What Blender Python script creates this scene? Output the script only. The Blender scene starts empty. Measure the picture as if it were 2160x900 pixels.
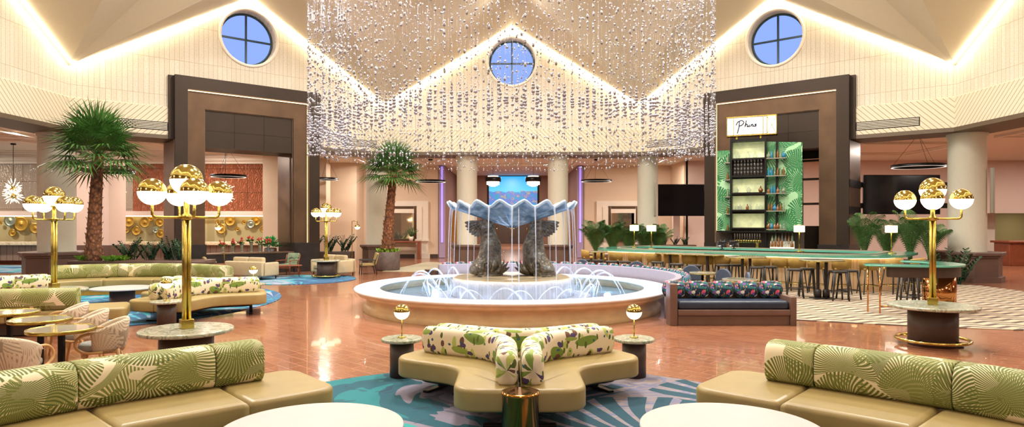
import bpy, math, random
from math import pi, sin, cos, sqrt, atan2, tan, radians as R
from mathutils import Vector, Matrix
random.seed(7)
S = bpy.context.scene
COL = S.collection
F = 1381.0      # focal length in pixels of a 2160 px wide frame
EYE = 2.0
def at(px, py, z=0.0):
    Y = F*(EYE-z)/(py-471.0); return ((px-1080.0)*Y/F, Y)
def atY(px, Y): return (px-1080.0)*Y/F
def hx(h):
    def l(c):
        c /= 255.0
        return c/12.92 if c < .04045 else ((c+.055)/1.055)**2.4
    return (l(int(h[0:2],16)), l(int(h[2:4],16)), l(int(h[4:6],16)), 1)
# ---------------------------------------------------------------- materials
class N:
    def __init__(s, name):
        s.m = bpy.data.materials.new(name); s.m.use_nodes = True
        s.t = s.m.node_tree; s.n = s.t.nodes; s.b = s.n['Principled BSDF']
    def new(s, ty, **kw):
        n = s.n.new(ty)
        for k, v in kw.items():
            if k in n.inputs: n.inputs[k].default_value = v
            else: setattr(n, k, v)
        return n
    def link(s, a, b): s.t.links.new(a, b)
    def math(s, op, a, b=None, c=None):
        n = s.n.new('ShaderNodeMath'); n.operation = op
        for i, v in enumerate((a, b, c)):
            if v is None: continue
            if isinstance(v, (int, float)): n.inputs[i].default_value = v
            else: s.link(v, n.inputs[i])
        return n.outputs[0]
    def mix(s, f, a, b):
        n = s.n.new('ShaderNodeMix'); n.data_type = 'RGBA'
        for i, v in ((0, f), (6, a), (7, b)):
            if isinstance(v, (int, float, tuple)): n.inputs[i].default_value = v
            else: s.link(v, n.inputs[i])
        return n.outputs[2]
    def coord(s, kind='Object', scale=(1,1,1), rot=(0,0,0)):
        tc = s.n.new('ShaderNodeTexCoord'); mp = s.n.new('ShaderNodeMapping')
        mp.inputs['Scale'].default_value = scale; mp.inputs['Rotation'].default_value = rot
        s.link(tc.outputs[kind], mp.inputs[0]); return mp.outputs[0]
    def ramp(s, fac, stops, const=False):
        r = s.n.new('ShaderNodeValToRGB'); e = r.color_ramp.elements
        while len(e) < len(stops): e.new(.5)
        for i, (p, c) in enumerate(stops): e[i].position = p; e[i].color = c
        if const: r.color_ramp.interpolation = 'CONSTANT'
        s.link(fac, r.inputs[0]); return r.outputs[0]
    def bump(s, h, strength=.3, dist=.02):
        b = s.n.new('ShaderNodeBump'); b.inputs['Strength'].default_value = strength
        b.inputs['Distance'].default_value = dist; s.link(h, b.inputs['Height'])
        s.link(b.outputs[0], s.b.inputs['Normal'])
    def setp(s, **kw):
        al = dict(col='Base Color', rough='Roughness', metal='Metallic', em='Emission Color', es='Emission Strength',
                  tr='Transmission Weight', coat='Coat Weight', alpha='Alpha', sheen='Sheen Weight', ior='IOR', sss='Subsurface Weight')
        for k, v in kw.items():
            i = s.b.inputs[al[k]]
            if isinstance(v, (int, float, tuple)): i.default_value = v
            else: s.link(v, i)
        return s
MATS = {}
def mat(name, col, rough=.5, metal=0, noise=0, nscale=8, bump=0, **kw):
    """plain procedural material: colour varied by a soft noise, optional fine bump"""
    m = N(name); c = hx(col) if isinstance(col, str) else col
    co = m.coord()
    nz = m.new('ShaderNodeTexNoise', Scale=nscale, Detail=4.0); m.link(co, nz.inputs[0])
    if noise:
        d = tuple(x*(1-noise) for x in c[:3])+(1,); l = tuple(min(1, x*(1+noise)) for x in c[:3])+(1,)
        m.setp(col=m.ramp(nz.outputs[0], [(.3, d), (.7, l)]))
    else: m.setp(col=c)
    if bump: m.bump(nz.outputs[0], bump, .01)
    m.setp(rough=rough, metal=metal, **kw); MATS[name] = m.m; return m.m
mat('leather', '9C8856', .38, noise=.07, nscale=3)
mat('brass', 'B9A554', .26, 1, noise=.05)
mat('polished_brass', 'CDB866', .14, 1)
mat('copper', 'D0935A', .12, 1, noise=.05)
mat('opal', 'FFF3E0', .3, em=hx('FFE9C8'), es=4.5)
mat('opal_soft', 'FFF6E8', .3, em=hx('FFF2E2'), es=2.0)
mat('black_metal', '1A1817', .4, .6)
mat('bronze_dark', '5A4431', .5, .7, noise=.2, nscale=1.2)
mat('bronze_mid', '665040', .4, .45, noise=.18, nscale=1.5)
mat('black_panel', '33271D', .5, .6, noise=.1, nscale=1)
mat('black_stone', '231F1E', .3, 0, noise=.35, nscale=5)
mat('cream_paint', 'DFD3BF', .7, noise=.02)
mat('column_paint', 'CEC9B6', .6, noise=.02)
mat('white_trim', 'E8DCCB', .6, noise=.02)
mat('peach_paint', 'D8C0A6', .7, noise=.03, nscale=1)
mat('pink_paint', 'D8C0B2', .7, noise=.03, nscale=1)
mat('taupe_paint', '94705F', .7, noise=.03, nscale=1)
mat('gold_panel', 'C8953C', .45, .3, noise=.1)
mat('ceiling_paint', 'D2C4AA', .75, noise=.015)
mat('soffit_paint', '5E4E3C', .5, noise=.03)
mat('plinth_wood', '5E473D', .42, noise=.1, nscale=2)
mat('bench_wood', '6B5146', .45, noise=.12, nscale=3)
mat('dark_brown', '45342B', .45, noise=.08)
mat('white_top', 'C2BEBC', .3, noise=.02)
mat('wood_light', 'C69B63', .45, noise=.12, nscale=10)
mat('wood_red', '84452B', .4, noise=.15, nscale=6)
mat('mint_glass', '5FA893', .12, noise=.06, nscale=3, coat=.5)
mat('mustard', 'A98A46', .6, noise=.1)
mat('black_wood', '2B2725', .45)
mat('slate', '465063', .6, noise=.08)
mat('seat_blue', '2A3648', .35, noise=.15)
mat('beige_fabric', 'B9A684', .8, noise=.05, bump=.1)
mat('pot_stone', '5A4A44', .6, noise=.3, nscale=4)
mat('leaf', '3F6A2A', .45, noise=.5, nscale=4)
mat('leaf_dark', '25442B', .4, noise=.35, nscale=6)
mat('leaf_lime', '86B03A', .5, noise=.3)
mat('leaf_areca', '41652F', .5, noise=.3, nscale=5)
mat('boot', '8A5A36', .8, noise=.3, nscale=12)
mat('stone_travertine', 'DCC296', .45, noise=.12, nscale=3, bump=.15)
mat('stone_rim', 'E2DCD4', .3, noise=.04)
mat('stone_plinth', 'D6C8B4', .35, noise=.12, nscale=4)
mat('sofa_piping', '7F6C3C', .5)
mat('crystal', 'AEB0BC', .1, .85, tr=.0)
mat('wire', 'D8D0C0', .4, .3)
mat('bottle_glass', '9AA888', .08, tr=.5)
mat('bottle_amber', '8E5C30', .1, tr=.4)
mat('bottle_clear', 'E6ECEA', .04, tr=.92, ior=1.3)
mat('bottle_blue', '2C8CB8', .1, tr=.4)
mat('red_flower', 'B0342C', .6, noise=.2)
mat('orange_wall', 'A4643C', .45, .35)
mat('tv_black', '141216', .12)
mat('cream_sign', 'FFFFFF', .5, em=hx('F4F1FF'), es=.55)
mat('cushion_gray', '9C9A92', .8)
mat('soil', '2C2018', .9)

def m_floor():
    m = N('terracotta_tiles')
    co = m.coord('Object', rot=(0, 0, R(45)))
    br = m.new('ShaderNodeTexBrick', Scale=1.0, Color1=hx('945F43'), Color2=hx('A87150'), Mortar=hx('B58C72'))
    br.inputs['Mortar Size'].default_value = .008; br.inputs['Brick Width'].default_value = .42; br.inputs['Row Height'].default_value = .21
    m.link(co, br.inputs[0])
    nz = m.new('ShaderNodeTexNoise', Scale=.8, Detail=5.0); m.link(co, nz.inputs[0])
    c = m.mix(m.math('MULTIPLY', nz.outputs[0], .6), br.outputs[0], hx('85503A'))
    n2 = m.new('ShaderNodeTexNoise', Scale=7.0, Detail=2.0); m.link(co, n2.inputs[0])
    h = m.math('ADD', m.math('MULTIPLY', br.outputs[1], -1.0), m.math('MULTIPLY', n2.outputs[0], .8))
    m.bump(h, .22, .012); m.setp(col=c, rough=.17, coat=.3); MATS['floor'] = m.m
m_floor()
def m_wallribs():
    m = N('ribbed_plaster'); co = m.coord('UV')
    br = m.new('ShaderNodeTexBrick', Scale=1.0, Color1=hx('DAD1C0'), Color2=hx('D2C8B4'), Mortar=hx('A3947A'))
    br.offset = 0; br.inputs['Mortar Size'].default_value = .006; br.inputs['Brick Width'].default_value = .17; br.inputs['Row Height'].default_value = 1.35
    m.link(co, br.inputs[0])
    nz = m.new('ShaderNodeTexNoise', Scale=30.0, Detail=5.0); m.link(co, nz.inputs[0])
    c = m.mix(m.math('MULTIPLY', m.math('GREATER_THAN', nz.outputs[0], .54), .4), br.outputs[0], hx('B9A585'))
    h = m.math('ADD', m.math('MULTIPLY', br.outputs[1], -1.0), m.math('MULTIPLY', nz.outputs[0], .4))
    m.bump(h, .5, .03); m.setp(col=c, rough=.75); MATS['ribs'] = m.m
m_wallribs()
def m_frieze():
    m = N('chevron_frieze')
    tc = m.n.new('ShaderNodeTexCoord'); sp = m.n.new('ShaderNodeSeparateXYZ'); m.link(tc.outputs['UV'], sp.inputs[0])
    a = m.math('ABSOLUTE', sp.outputs[0])
    d = m.math('MULTIPLY', m.math('ADD', a, sp.outputs[1]), 5.2)
    fr = m.math('FRACT', d); ln = m.math('LESS_THAN', fr, .15)
    c = m.mix(ln, hx('D8CCB2'), hx('9C8A6C'))
    m.bump(m.math('MULTIPLY', ln, -1.0), .6, .02); m.setp(col=c, rough=.65); MATS['frieze'] = m.m
m_frieze()
def frond(m, uv, scale, nst, warp=.25, rad=.75, rnd=.9, taper=.15):
    """fan of palm leaflets round scattered centres; returns leaf mask, rib mask, cell colour"""
    nz = m.new('ShaderNodeTexNoise', Scale=scale*1.2, Detail=1.0); m.link(uv, nz.inputs[0])
    vm = m.n.new('ShaderNodeVectorMath'); vm.operation = 'MULTIPLY_ADD'
    m.link(nz.outputs[1], vm.inputs[0]); vm.inputs[1].default_value = (warp,)*3; m.link(uv, vm.inputs[2])
    vo = m.new('ShaderNodeTexVoronoi', Scale=scale, Randomness=rnd); vo.voronoi_dimensions = '2D'
    m.link(vm.outputs[0], vo.inputs['Vector'])
    sb = m.n.new('ShaderNodeVectorMath'); sb.operation = 'SUBTRACT'
    m.link(vm.outputs[0], sb.inputs[0])
    m.link(vo.outputs['Position'], sb.inputs[1])
    sp = m.n.new('ShaderNodeSeparateXYZ'); m.link(sb.outputs[0], sp.inputs[0])
    y2 = m.math('ADD', sp.outputs[1], .30/scale)
    ang = m.math('ARCTAN2', sp.outputs[0], y2)
    r = m.math('SQRT', m.math('ADD', m.math('MULTIPLY', sp.outputs[0], sp.outputs[0]), m.math('MULTIPLY', y2, y2)))
    curl = m.math('MULTIPLY', r, scale*.35)
    st = m.math('FRACT', m.math('MULTIPLY', m.math('ADD', m.math('MULTIPLY', ang, m.math('ADD', 1.0, curl)), 10.0), nst/6.2832))
    tri = m.math('ABSOLUTE', m.math('SUBTRACT', st, .5))
    wid = m.math('ADD', m.math('MULTIPLY', r, -taper*scale), .42)
    leaf = m.math('LESS_THAN', tri, wid)
    rib = m.math('LESS_THAN', tri, .07)
    inn = m.math('LESS_THAN', r, rad/scale)
    return m.math('MULTIPLY', leaf, inn), m.math('MULTIPLY', rib, inn), vo.outputs['Color'], nz.outputs[0], r
def m_palm(name, base, g1, g2, g3, scale=1.9, nst=44, kind='UV', rough=.75):
    m = N(name); uv = m.coord(kind)
    leaf, rib, cc, nz, r = frond(m, uv, scale, nst)
    sp = m.n.new('ShaderNodeSeparateColor'); m.link(cc, sp.inputs[0])
    g = m.mix(sp.outputs[0], hx(g1), hx(g2))
    g = m.mix(rib, g, hx(g3))
    uv2 = m.coord(kind, rot=(0, 0, 2.4), scale=(1, 1.1, 1))
    l2, r2, c2, _, _ = frond(m, uv2, scale*1.05, nst*.8)
    c = m.mix(m.math('MULTIPLY', l2, m.math('GREATER_THAN', nz, .44)), hx(base), m.mix(r2, hx(g2), hx(g1)))
    c = m.mix(leaf, c, g)
    m.setp(col=c, rough=rough); MATS[name] = m.m
m_palm('palm_fabric', 'E4D6B2', '5F6C28', '8C9048', '2E3A1A', scale=1.9, nst=56)
m_palm('leaf_panel', '9CC79A', '1F5C34', '3F8A52', '0D3A22', scale=1.1, nst=34, rough=.3)
m_palm('chair_fabric', '9C8C76', 'D8C9B2', 'C9B79D', 'D8C9B2', scale=2.0, nst=34)
m_palm('tropic_fabric', '3A4A3A', '8FA08A', '5F7A5A', 'C8C8A8', scale=4, nst=30)
def m_floral(name, base, cols, scale, dens=.5, kind='UV'):
    m = N(name); uv = m.coord(kind)
    c = hx(base)
    for i, (h, sc, th, st) in enumerate(cols):
        mp = m.coord(kind, rot=(0, 0, i*1.3), scale=(st, 1, 1))
        nz = m.new('ShaderNodeTexNoise', Scale=scale*.8, Detail=1.0); m.link(mp, nz.inputs[0])
        vm = m.n.new('ShaderNodeVectorMath'); vm.operation = 'MULTIPLY_ADD'; m.link(nz.outputs[1], vm.inputs[0])
        vm.inputs[1].default_value = (.5/scale*1.5,)*3; m.link(mp, vm.inputs[2])
        vo = m.new('ShaderNodeTexVoronoi', Scale=scale*sc, Randomness=1.0); vo.voronoi_dimensions = '2D'; m.link(vm.outputs[0], vo.inputs['Vector'])
        msk = m.math('LESS_THAN', vo.outputs['Distance'], th)
        c = m.mix(msk, c, hx(h))
    m.setp(col=c, rough=.75); MATS[name] = m.m
m_floral('floral_fabric', 'E6D8BC', [('B4BE66', 1.1, .19, 2.2), ('76903A', 1.3, .22, .4), ('55642C', 1.7, .16, 2.4), ('6B4A3A', 1.2, .13, 1.3), ('50406E', 1.6, .13, .8), ('2F5C7A', 2.1, .08, 1), ('8FA24A', 2.0, .15, .35)], 2.6)
m_floral('tropical_pillow', '16233C', [('1F6670', 1.1, .36, .4), ('3F7E86', 2.0, .2, 3.0), ('2F7040', 1.5, .2, 2.4), ('E6E2D6', 1.4, .16, .6), ('D8506A', .9, .18, 1), ('E88A5A', 1.9, .13, 1.8), ('7A54A6', 1.2, .17, 1.1), ('16233C', 1.8, .16, .4)], 3.6)
def m_rug(name, cs, sc=.35, seed=0):
    m = N(name); co = m.coord('Object')
    nz = m.new('ShaderNodeTexNoise', Scale=sc, Detail=3.0, Distortion=2.2); nz.noise_dimensions = '4D'; nz.inputs['W'].default_value = seed
    m.link(co, nz.inputs[0])
    c = m.ramp(nz.outputs[0], [(0, hx(cs[0])), (.40, hx(cs[1])), (.47, hx(cs[2])), (.53, hx(cs[3])), (.60, hx(cs[4])), (.66, hx(cs[1]))], True)
    n2 = m.new('ShaderNodeTexNoise', Scale=sc*6, Detail=6.0, Distortion=1.0); m.link(co, n2.inputs[0])
    c = m.mix(m.math('MULTIPLY', m.math('GREATER_THAN', n2.outputs[0], .57), .55), c, hx(cs[0]))
    leaf, rib, cc, _, _ = frond(m, co, .5, 24, warp=.5, rad=.8)
    sp = m.n.new('ShaderNodeSeparateXYZ'); m.link(co, sp.inputs[0])
    if name == 'rug_front':
        right = m.math('GREATER_THAN', m.math('ADD', sp.outputs[0], m.math('MULTIPLY', nz.outputs[0], 1.2)), .75)
        n4 = m.new('ShaderNodeTexNoise', Scale=1.1, Detail=2.0, Distortion=3.0); m.link(m.coord('Object', scale=(.5, 1.6, 1)), n4.inputs[0])
        base = m.ramp(n4.outputs[0], [(0, hx('8F8488')), (.47, hx('7A7A96')), (.53, hx('9A8E8E')), (.62, hx('6C7290'))], True)
        c = m.mix(right, c, m.mix(leaf, base, hx('1C4A5A')))
    else: c = m.mix(m.math('MULTIPLY', leaf, m.math('GREATER_THAN', sp.outputs[0], .3)), c, hx(cs[5]))
    n3 = m.new('ShaderNodeTexNoise', Scale=90.0, Detail=2.0); m.link(co, n3.inputs[0])
    c = m.mix(m.math('MULTIPLY', n3.outputs[0], .25), c, hx('20304A')); m.bump(n3.outputs[0], .3, .01)
    m.setp(col=c, rough=.9); MATS[name] = m.m
m_rug('rug_front', ['23344C', '1B7A80', '175664', '857E8E', '2C9C98', '1A3C54'])
m_rug('rug_left', ['2E5478', '3C6E9A', '3FA6B4', '9AA0B4', '2C8E9C', '2A5C86'], .4, 3)
def m_stripes():
    m = N('zigzag_carpet'); tc = m.n.new('ShaderNodeTexCoord'); sp = m.n.new('ShaderNodeSeparateXYZ'); m.link(tc.outputs['Object'], sp.inputs[0])
    x = m.math('MULTIPLY', sp.outputs[0], 1.3); tri = m.math('ABSOLUTE', m.math('SUBTRACT', m.math('FRACT', x), .5))
    y = m.math('MULTIPLY', m.math('ADD', sp.outputs[1], m.math('MULTIPLY', tri, .45)), 3.1)
    ln = m.math('LESS_THAN', m.math('FRACT', y), .42)
    m.setp(col=m.mix(ln, hx('B7A68E'), hx('5E5048')), rough=.9); MATS['zigzag'] = m.m
m_stripes()
def m_marble(name, base, v1, v2, sc=3):
    m = N(name); co = m.coord('Object')
    nz = m.new('ShaderNodeTexNoise', Scale=sc, Detail=6.0, Distortion=1.8); m.link(co, nz.inputs[0])
    c = m.ramp(nz.outputs[0], [(.3, hx(v2)), (.42, hx(base)), (.5, hx(v1)), (.54, hx(base)), (.72, hx(v1))])
    m.setp(col=c, rough=.15); MATS[name] = m.m
m_marble('green_marble', 'BEBAA6', '7C8A72', '75765E')
m_marble('cream_marble', 'E6D6B8', 'CDB58C', 'B89E74', 2)
def m_bronze_patina():
    for nm, a, b, c_, me in (('fish_bronze', '4E4A42', '7C7264', 'A0A8A0', .35), ('bowl_patina', '3A5668', '7390A2', 'AEC2CE', .15)):
        m = N(nm); co = m.coord('Object')
        nz = m.new('ShaderNodeTexNoise', Scale=3.5, Detail=7.0, Roughness=.7); m.link(co, nz.inputs[0])
        vo = m.new('ShaderNodeTexVoronoi', Scale=13.0 if nm[0] == 'f' else 4.0); m.link(co, vo.inputs['Vector'])
        m.setp(col=m.ramp(nz.outputs[0], [(.35, hx(a)), (.52, hx(b)), (.68, hx(c_))]), rough=.35, metal=me)
        h = m.math('ADD', vo.outputs['Distance'], m.math('MULTIPLY', nz.outputs[0], .7))
        m.bump(h, .8 if nm[0] == 'f' else .2, .05); MATS[nm] = m.m
m_bronze_patina()
def m_trunk():
    m = N('palm_trunk'); co = m.coord('Object', scale=(1, 1, .7))
    vo = m.new('ShaderNodeTexVoronoi', Scale=11.0); m.link(co, vo.inputs['Vector'])
    m.setp(col=m.ramp(vo.outputs['Distance'], [(.1, hx('9C6440')), (.5, hx('6A4028')), (.9, hx('3A2417'))]), rough=.85)
    m.bump(vo.outputs['Distance'], 1.0, .05); MATS['trunk'] = m.m
m_trunk()
def m_water():
    m = N('pool_water'); co = m.coord('Object')
    nz = m.new('ShaderNodeTexNoise', Scale=5.0, Detail=3.0); m.link(co, nz.inputs[0])
    m.bump(nz.outputs[0], .5, .05); m.setp(col=hx('6F8FA0'), rough=.06, tr=.55, ior=1.33); MATS['water'] = m.m
    for nm, al, es in (('falling_water', .42, 0), ('jet_water', .34, 0), ('sheet_water', .36, 0)):
        m = N(nm); co = m.coord('Object', scale=(14, 14, .6))
        nz = m.new('ShaderNodeTexNoise', Scale=1.5, Detail=3.0); m.link(co, nz.inputs[0])
        m.setp(col=hx('EEF4FF'), rough=.25, alpha=m.math('MULTIPLY', nz.outputs[0], al*1.9), sss=0.0); MATS[nm] = m.m
m_water()
def m_carved(name, base, hi, pan=1.3, bs=.9):
    m = N(name); co = m.coord('UV')
    wv = m.new('ShaderNodeTexWave', Scale=3.2, Distortion=10.0, Detail=2.0); m.link(co, wv.inputs[0])
    wv.inputs['Detail Scale'].default_value = 1.2
    br = m.new('ShaderNodeTexBrick', Scale=1.0); br.offset = 0
    br.inputs['Brick Width'].default_value = pan; br.inputs['Row Height'].default_value = pan*.9; br.inputs['Mortar Size'].default_value = .01
    m.link(co, br.inputs[0])
    c = m.mix(m.math('MULTIPLY', wv.outputs[1], .35), hx(base), hx(hi)); c = m.mix(br.outputs[1], c, hx('4A2C1E'))
    m.bump(wv.outputs[1], bs, .06); m.setp(col=c, rough=.4, metal=.15); MATS[name] = m.m
m_carved('carved_orange', '9C5636', 'B87048'); m_carved('carved_gray', '978674', 'A08F7E', 1.5, .25)
def m_vert(name, a, b, w):
    m = N(name); tc = m.n.new('ShaderNodeTexCoord'); sp = m.n.new('ShaderNodeSeparateXYZ'); m.link(tc.outputs['UV'], sp.inputs[0])
    fr = m.math('FRACT', m.math('MULTIPLY', sp.outputs[0], 1/w)); ln = m.math('LESS_THAN', fr, .12)
    m.setp(col=m.mix(ln, hx(a), hx(b)), rough=.5); m.bump(m.math('MULTIPLY', ln, -1.0), .5, .02); MATS[name] = m.m
m_vert('wood_slats', '8F7A6C', '6E5A4E', .3); m_vert('bar_tiles', 'D8B890', 'A88660', .11); m_vert('niche_gold', 'A89C72', '988C64', 3)
mat('drum_metal', 'B07A34', .1, 1)
def m_screen():
    m = N('video_wall'); co = m.coord('UV'); sp = m.n.new('ShaderNodeSeparateXYZ'); m.link(co, sp.inputs[0])
    nz = m.new('ShaderNodeTexNoise', Scale=5.0, Detail=9.0, Roughness=.75); m.link(co, nz.inputs[0])
    sky = m.ramp(sp.outputs[1], [(.35, hx('5FC8F0')), (1, hx('2A9CEC'))])
    land = m.ramp(nz.outputs[0], [(.35, hx('3F8E5A')), (.46, hx('2F90C8')), (.52, hx('6A5AB8')), (.58, hx('A8A86A')), (.66, hx('3A5AB8'))])
    msk = m.math('LESS_THAN', sp.outputs[1], m.math('ADD', m.math('MULTIPLY', nz.outputs[0], .35), .32))
    c = m.mix(msk, sky, land)
    m.setp(col=hx('101010'), rough=.3, em=c, es=1.5); MATS['video'] = m.m
m_screen()
mat('purple_light', 'B8A8E0', .5, em=hx('9C86FF'), es=.8)
mat('cove_light', 'FFF0D0', .5, em=hx('FFEFD0'), es=42.0)
mat('slit_light', 'FFF0D0', .5, em=hx('FFC890'), es=9.0)
mat('niche_light', 'FFF0D0', .5, em=hx('FFE2A0'), es=9.0)
mat('counter_light', 'FFF0D0', .5, em=hx('FFD8A0'), es=4.5)
mat('crystal_lit', 'FFF3E0', .2, em=hx('FFE8C8'), es=3.0)
mat('glow_back', 'DDE0B0', .5, em=hx('A9C088'), es=.35, noise=.3, nscale=3)
def m_glass():
    m = N('window_glass'); m.setp(col=hx('DDE8FF'), rough=0.0, tr=1.0, ior=1.02, alpha=.12); MATS['glass'] = m.m
m_glass()
# ---------------------------------------------------------------- mesh builder
def V3(*a): return Vector(a)
class MB:
    def __init__(s): s.v = []; s.f = []; s.uv = []; s.smooth = []
    def add(s, vs, fs, uvs=None, smooth=True, M=None):
        o = len(s.v)
        for i, p in enumerate(vs):
            p = Vector(p)
            if M is not None: p = M @ p
            s.v.append(tuple(p)); s.uv.append(uvs[i] if uvs else (p[0]+p[1]*.5, p[2]))
        for f in fs: s.f.append(tuple(i+o for i in f)); s.smooth.append(smooth)
        return s
    def box(s, x0, x1, y0, y1, z0, z1, M=None):
        # each side has its own vertices, UVs in metres
        c = [(x0,y0,z0),(x1,y0,z0),(x1,y1,z0),(x0,y1,z0),(x0,y0,z1),(x1,y0,z1),(x1,y1,z1),(x0,y1,z1)]
        for q, ax in (((0,3,2,1),(0,1)),((4,5,6,7),(0,1)),((0,1,5,4),(0,2)),((2,3,7,6),(0,2)),((1,2,6,5),(1,2)),((3,0,4,7),(1,2))):
            vs = [c[i] for i in q]; s.add(vs, [(0,1,2,3)], [(p[ax[0]], p[ax[1]]) for p in vs], False, M)
        return s
    def bbox(s, x0, x1, y0, y1, z0, z1, b=.02, M=None):
        """box with softened edges"""
        return s.slab([(x0,y0),(x1,y0),(x1,y1),(x0,y1)], z0, z1, b, r=min(b*1.5, (x1-x0)*.45, (y1-y0)*.45), M=M)
    def lathe(s, prof, n=32, c=(0,0,0), M=None, a0=0, a1=2*pi, sc=(1,1)):
        vs = []; fs = []; uvs = []; full = abs(a1-a0-2*pi) < 1e-6; m = n+1
        for i in range(m):
            a = a0+(a1-a0)*i/n
            for j, (r, z) in enumerate(prof):
                vs.append((c[0]+r*cos(a)*sc[0], c[1]+r*sin(a)*sc[1], c[2]+z)); uvs.append((a*max(.2, prof[len(prof)//2][0]), z))
        k = len(prof)
        for i in range(n):
            for j in range(k-1):
                a, b = i*k+j, (i+1)*k+j
                fs.append((a, b, b+1, a+1))
        return s.add(vs, fs, uvs, True, M)
    def tube(s, pts, r, n=8, M=None, cap=True, up=None):
        pts = [Vector(p) for p in pts]; rs = r if isinstance(r, (list, tuple)) else [r]*len(pts)
        vs = []; uvs = []; fs = []; L = 0; pn = None
        for i, p in enumerate(pts):
            d = (pts[min(i+1, len(pts)-1)]-pts[max(i-1, 0)])
            if d.length < 1e-9: d = Vector((0,0,1))
            d.normalize()
            if pn is None:
                pn = d.orthogonal().normalized()
            else:
                pn = (pn-d*pn.dot(d))
                pn = pn.normalized() if pn.length > 1e-6 else d.orthogonal().normalized()
            q = d.cross(pn)
            if i: L += (pts[i]-pts[i-1]).length
            for k in range(n):
                a = 2*pi*k/n; vs.append(p+(pn*cos(a)+q*sin(a))*rs[i]); uvs.append((k/n*2*pi*rs[i], L))
        for i in range(len(pts)-1):
            for k in range(n):
                a = i*n+k; b = i*n+(k+1)%n; fs.append((a, b, b+n, a+n))
        if cap: fs.append(tuple(range(n-1, -1, -1))); fs.append(tuple((len(pts)-1)*n+k for k in range(n)))
        return s.add(vs, fs, uvs, True, M)
    def ball(s, c, r, n=16, k=10, sz=1, M=None, t0=0, t1=pi):
        prof = [(r*sin(t0+(t1-t0)*j/k), -r*cos(t0+(t1-t0)*j/k)*sz) for j in range(k+1)]
        return s.lathe(prof, n, c, M)
    def slab(s, poly, z0, z1, b=.0, r=0, M=None, bb=None, steps=4, flat=False, split=None):
        """extruded outline with rounded top and bottom edges"""
        if r: poly = rounded(poly, r)
        if area(poly) < 0: poly = poly[::-1]
        bb = b if bb is None else bb
        lay = []
        if bb: lay += [(z0+bb-bb*cos(t), bb-bb*sin(t)) for t in [pi/2*i/steps for i in range(steps+1)]]
        else: lay += [(z0, 0)]
        if b: lay += [(z1-b+b*sin(t), b-b*cos(t)) for t in [pi/2*i/steps for i in range(steps+1)]]
        else: lay += [(z1, 0)]
        n = len(poly); nr = normals(poly); vs = []; fs = []; uvs = []; acc = [0]
        for i in range(n): acc.append(acc[-1]+(Vector(poly[i])-Vector(poly[(i+1)%n])).length)
        for z, ins in lay:
            for i in range(n): vs.append((poly[i][0]-nr[i][0]*ins, poly[i][1]-nr[i][1]*ins, z)); uvs.append((acc[i], z))
        for j in range(len(lay)-1):
            for i in range(n):
                a = j*n+i; c = j*n+(i+1)%n; fs.append((a, c, c+n, a+n))
        s.add(vs, fs, uvs, not flat, M)
        top = vs[-n:]; bot = vs[:n]
        if split:
            k = split(poly); s.add(top, [tuple(range(0, k+1)), tuple([0]+list(range(k, n)))], [(p[0], p[1]) for p in top], False, M)
        else: s.add(top, [tuple(range(n))], [(p[0], p[1]) for p in top], False, M)
        s.add(bot, [tuple(range(n-1, -1, -1))], [(p[0], p[1]) for p in bot], False, M)
        return s
    def sweep(s, path, prof, ends=.06, M=None, u0=0, es=4):
        """closed profile (offset to the left of travel, z) along a plan path, ends rounded"""
        n = len(path); pv = [Vector((p[0], p[1])) for p in path]; k = len(prof)
        ds = []
        for i in range(n):
            d = pv[min(i+1, n-1)]-pv[max(i-1, 0)]; d.normalize(); ds.append(d)
        co = sum(p[0] for p in prof)/k; cz = sum(p[1] for p in prof)/k
        rings = []; L = u0
        for e in range(es):
            t = e/es; sc = 1-(1-sqrt(1-(1-t)**2))*min(1, ends*1.6/max(.05, max(p[0] for p in prof)-co)); rings.append((pv[0]+ds[0]*ends*t, ds[0], sc, L+ends*t))
        st = pv[0]
        for i in range(n):
            if i: L += (pv[i]-pv[i-1]).length
            if L-u0 < ends: continue
            if (pv[i]-pv[-1]).length < ends: continue
            rings.append((pv[i], ds[i], 1, L))
        Lt = u0+sum((pv[i]-pv[i-1]).length for i in range(1, n))
        for e in range(es-1, -1, -1):
            t = e/es; sc = 1-(1-sqrt(1-(1-t)**2))*min(1, ends*1.6/max(.05, max(p[0] for p in prof)-co)); rings.append((pv[-1]-ds[-1]*ends*t, ds[-1], sc, Lt-ends*t))
        vs = []; fs = []; uvs = []; per = [0]
        for j in range(k): a, b = prof[j], prof[(j+1)%k]; per.append(per[-1]+sqrt((a[0]-b[0])**2+(a[1]-b[1])**2))
        for (c, d, sc, L) in rings:
            nx, ny = -d.y, d.x
            for j in range(k+1):
                o, z = prof[j%k]; o = co+(o-co)*sc; z = cz+(z-cz)*sc
                vs.append((c.x+nx*o, c.y+ny*o, z)); uvs.append((L, per[j]))
        m = k+1
        for i in range(len(rings)-1):
            for j in range(k): a = i*m+j; fs.append((a, a+1, a+1+m, a+m))
        fs.append(tuple(range(k-1, -1, -1))); fs.append(tuple((len(rings)-1)*m+j for j in range(k)))
        return s.add(vs, fs, uvs, True, M)
    def build(s, name, m, parent=None, loc=None, kind=None, label=None):
        me = bpy.data.meshes.new(name); me.from_pydata(s.v, [], s.f); me.update()
        ul = me.uv_layers.new(name='UVMap'); buf = []
        for f in s.f:
            for i in f: buf += s.uv[i]
        ul.data.foreach_set('uv', buf)
        me.polygons.foreach_set('use_smooth', s.smooth)
        if isinstance(m, str): m = MATS[m]
        me.materials.append(m)
        o = bpy.data.objects.new(name, me); COL.objects.link(o)
        if parent: o.parent = parent
        if loc: o.location = loc
        if kind: o['kind'] = kind
        if label: o['label'] = label
        return o
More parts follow.
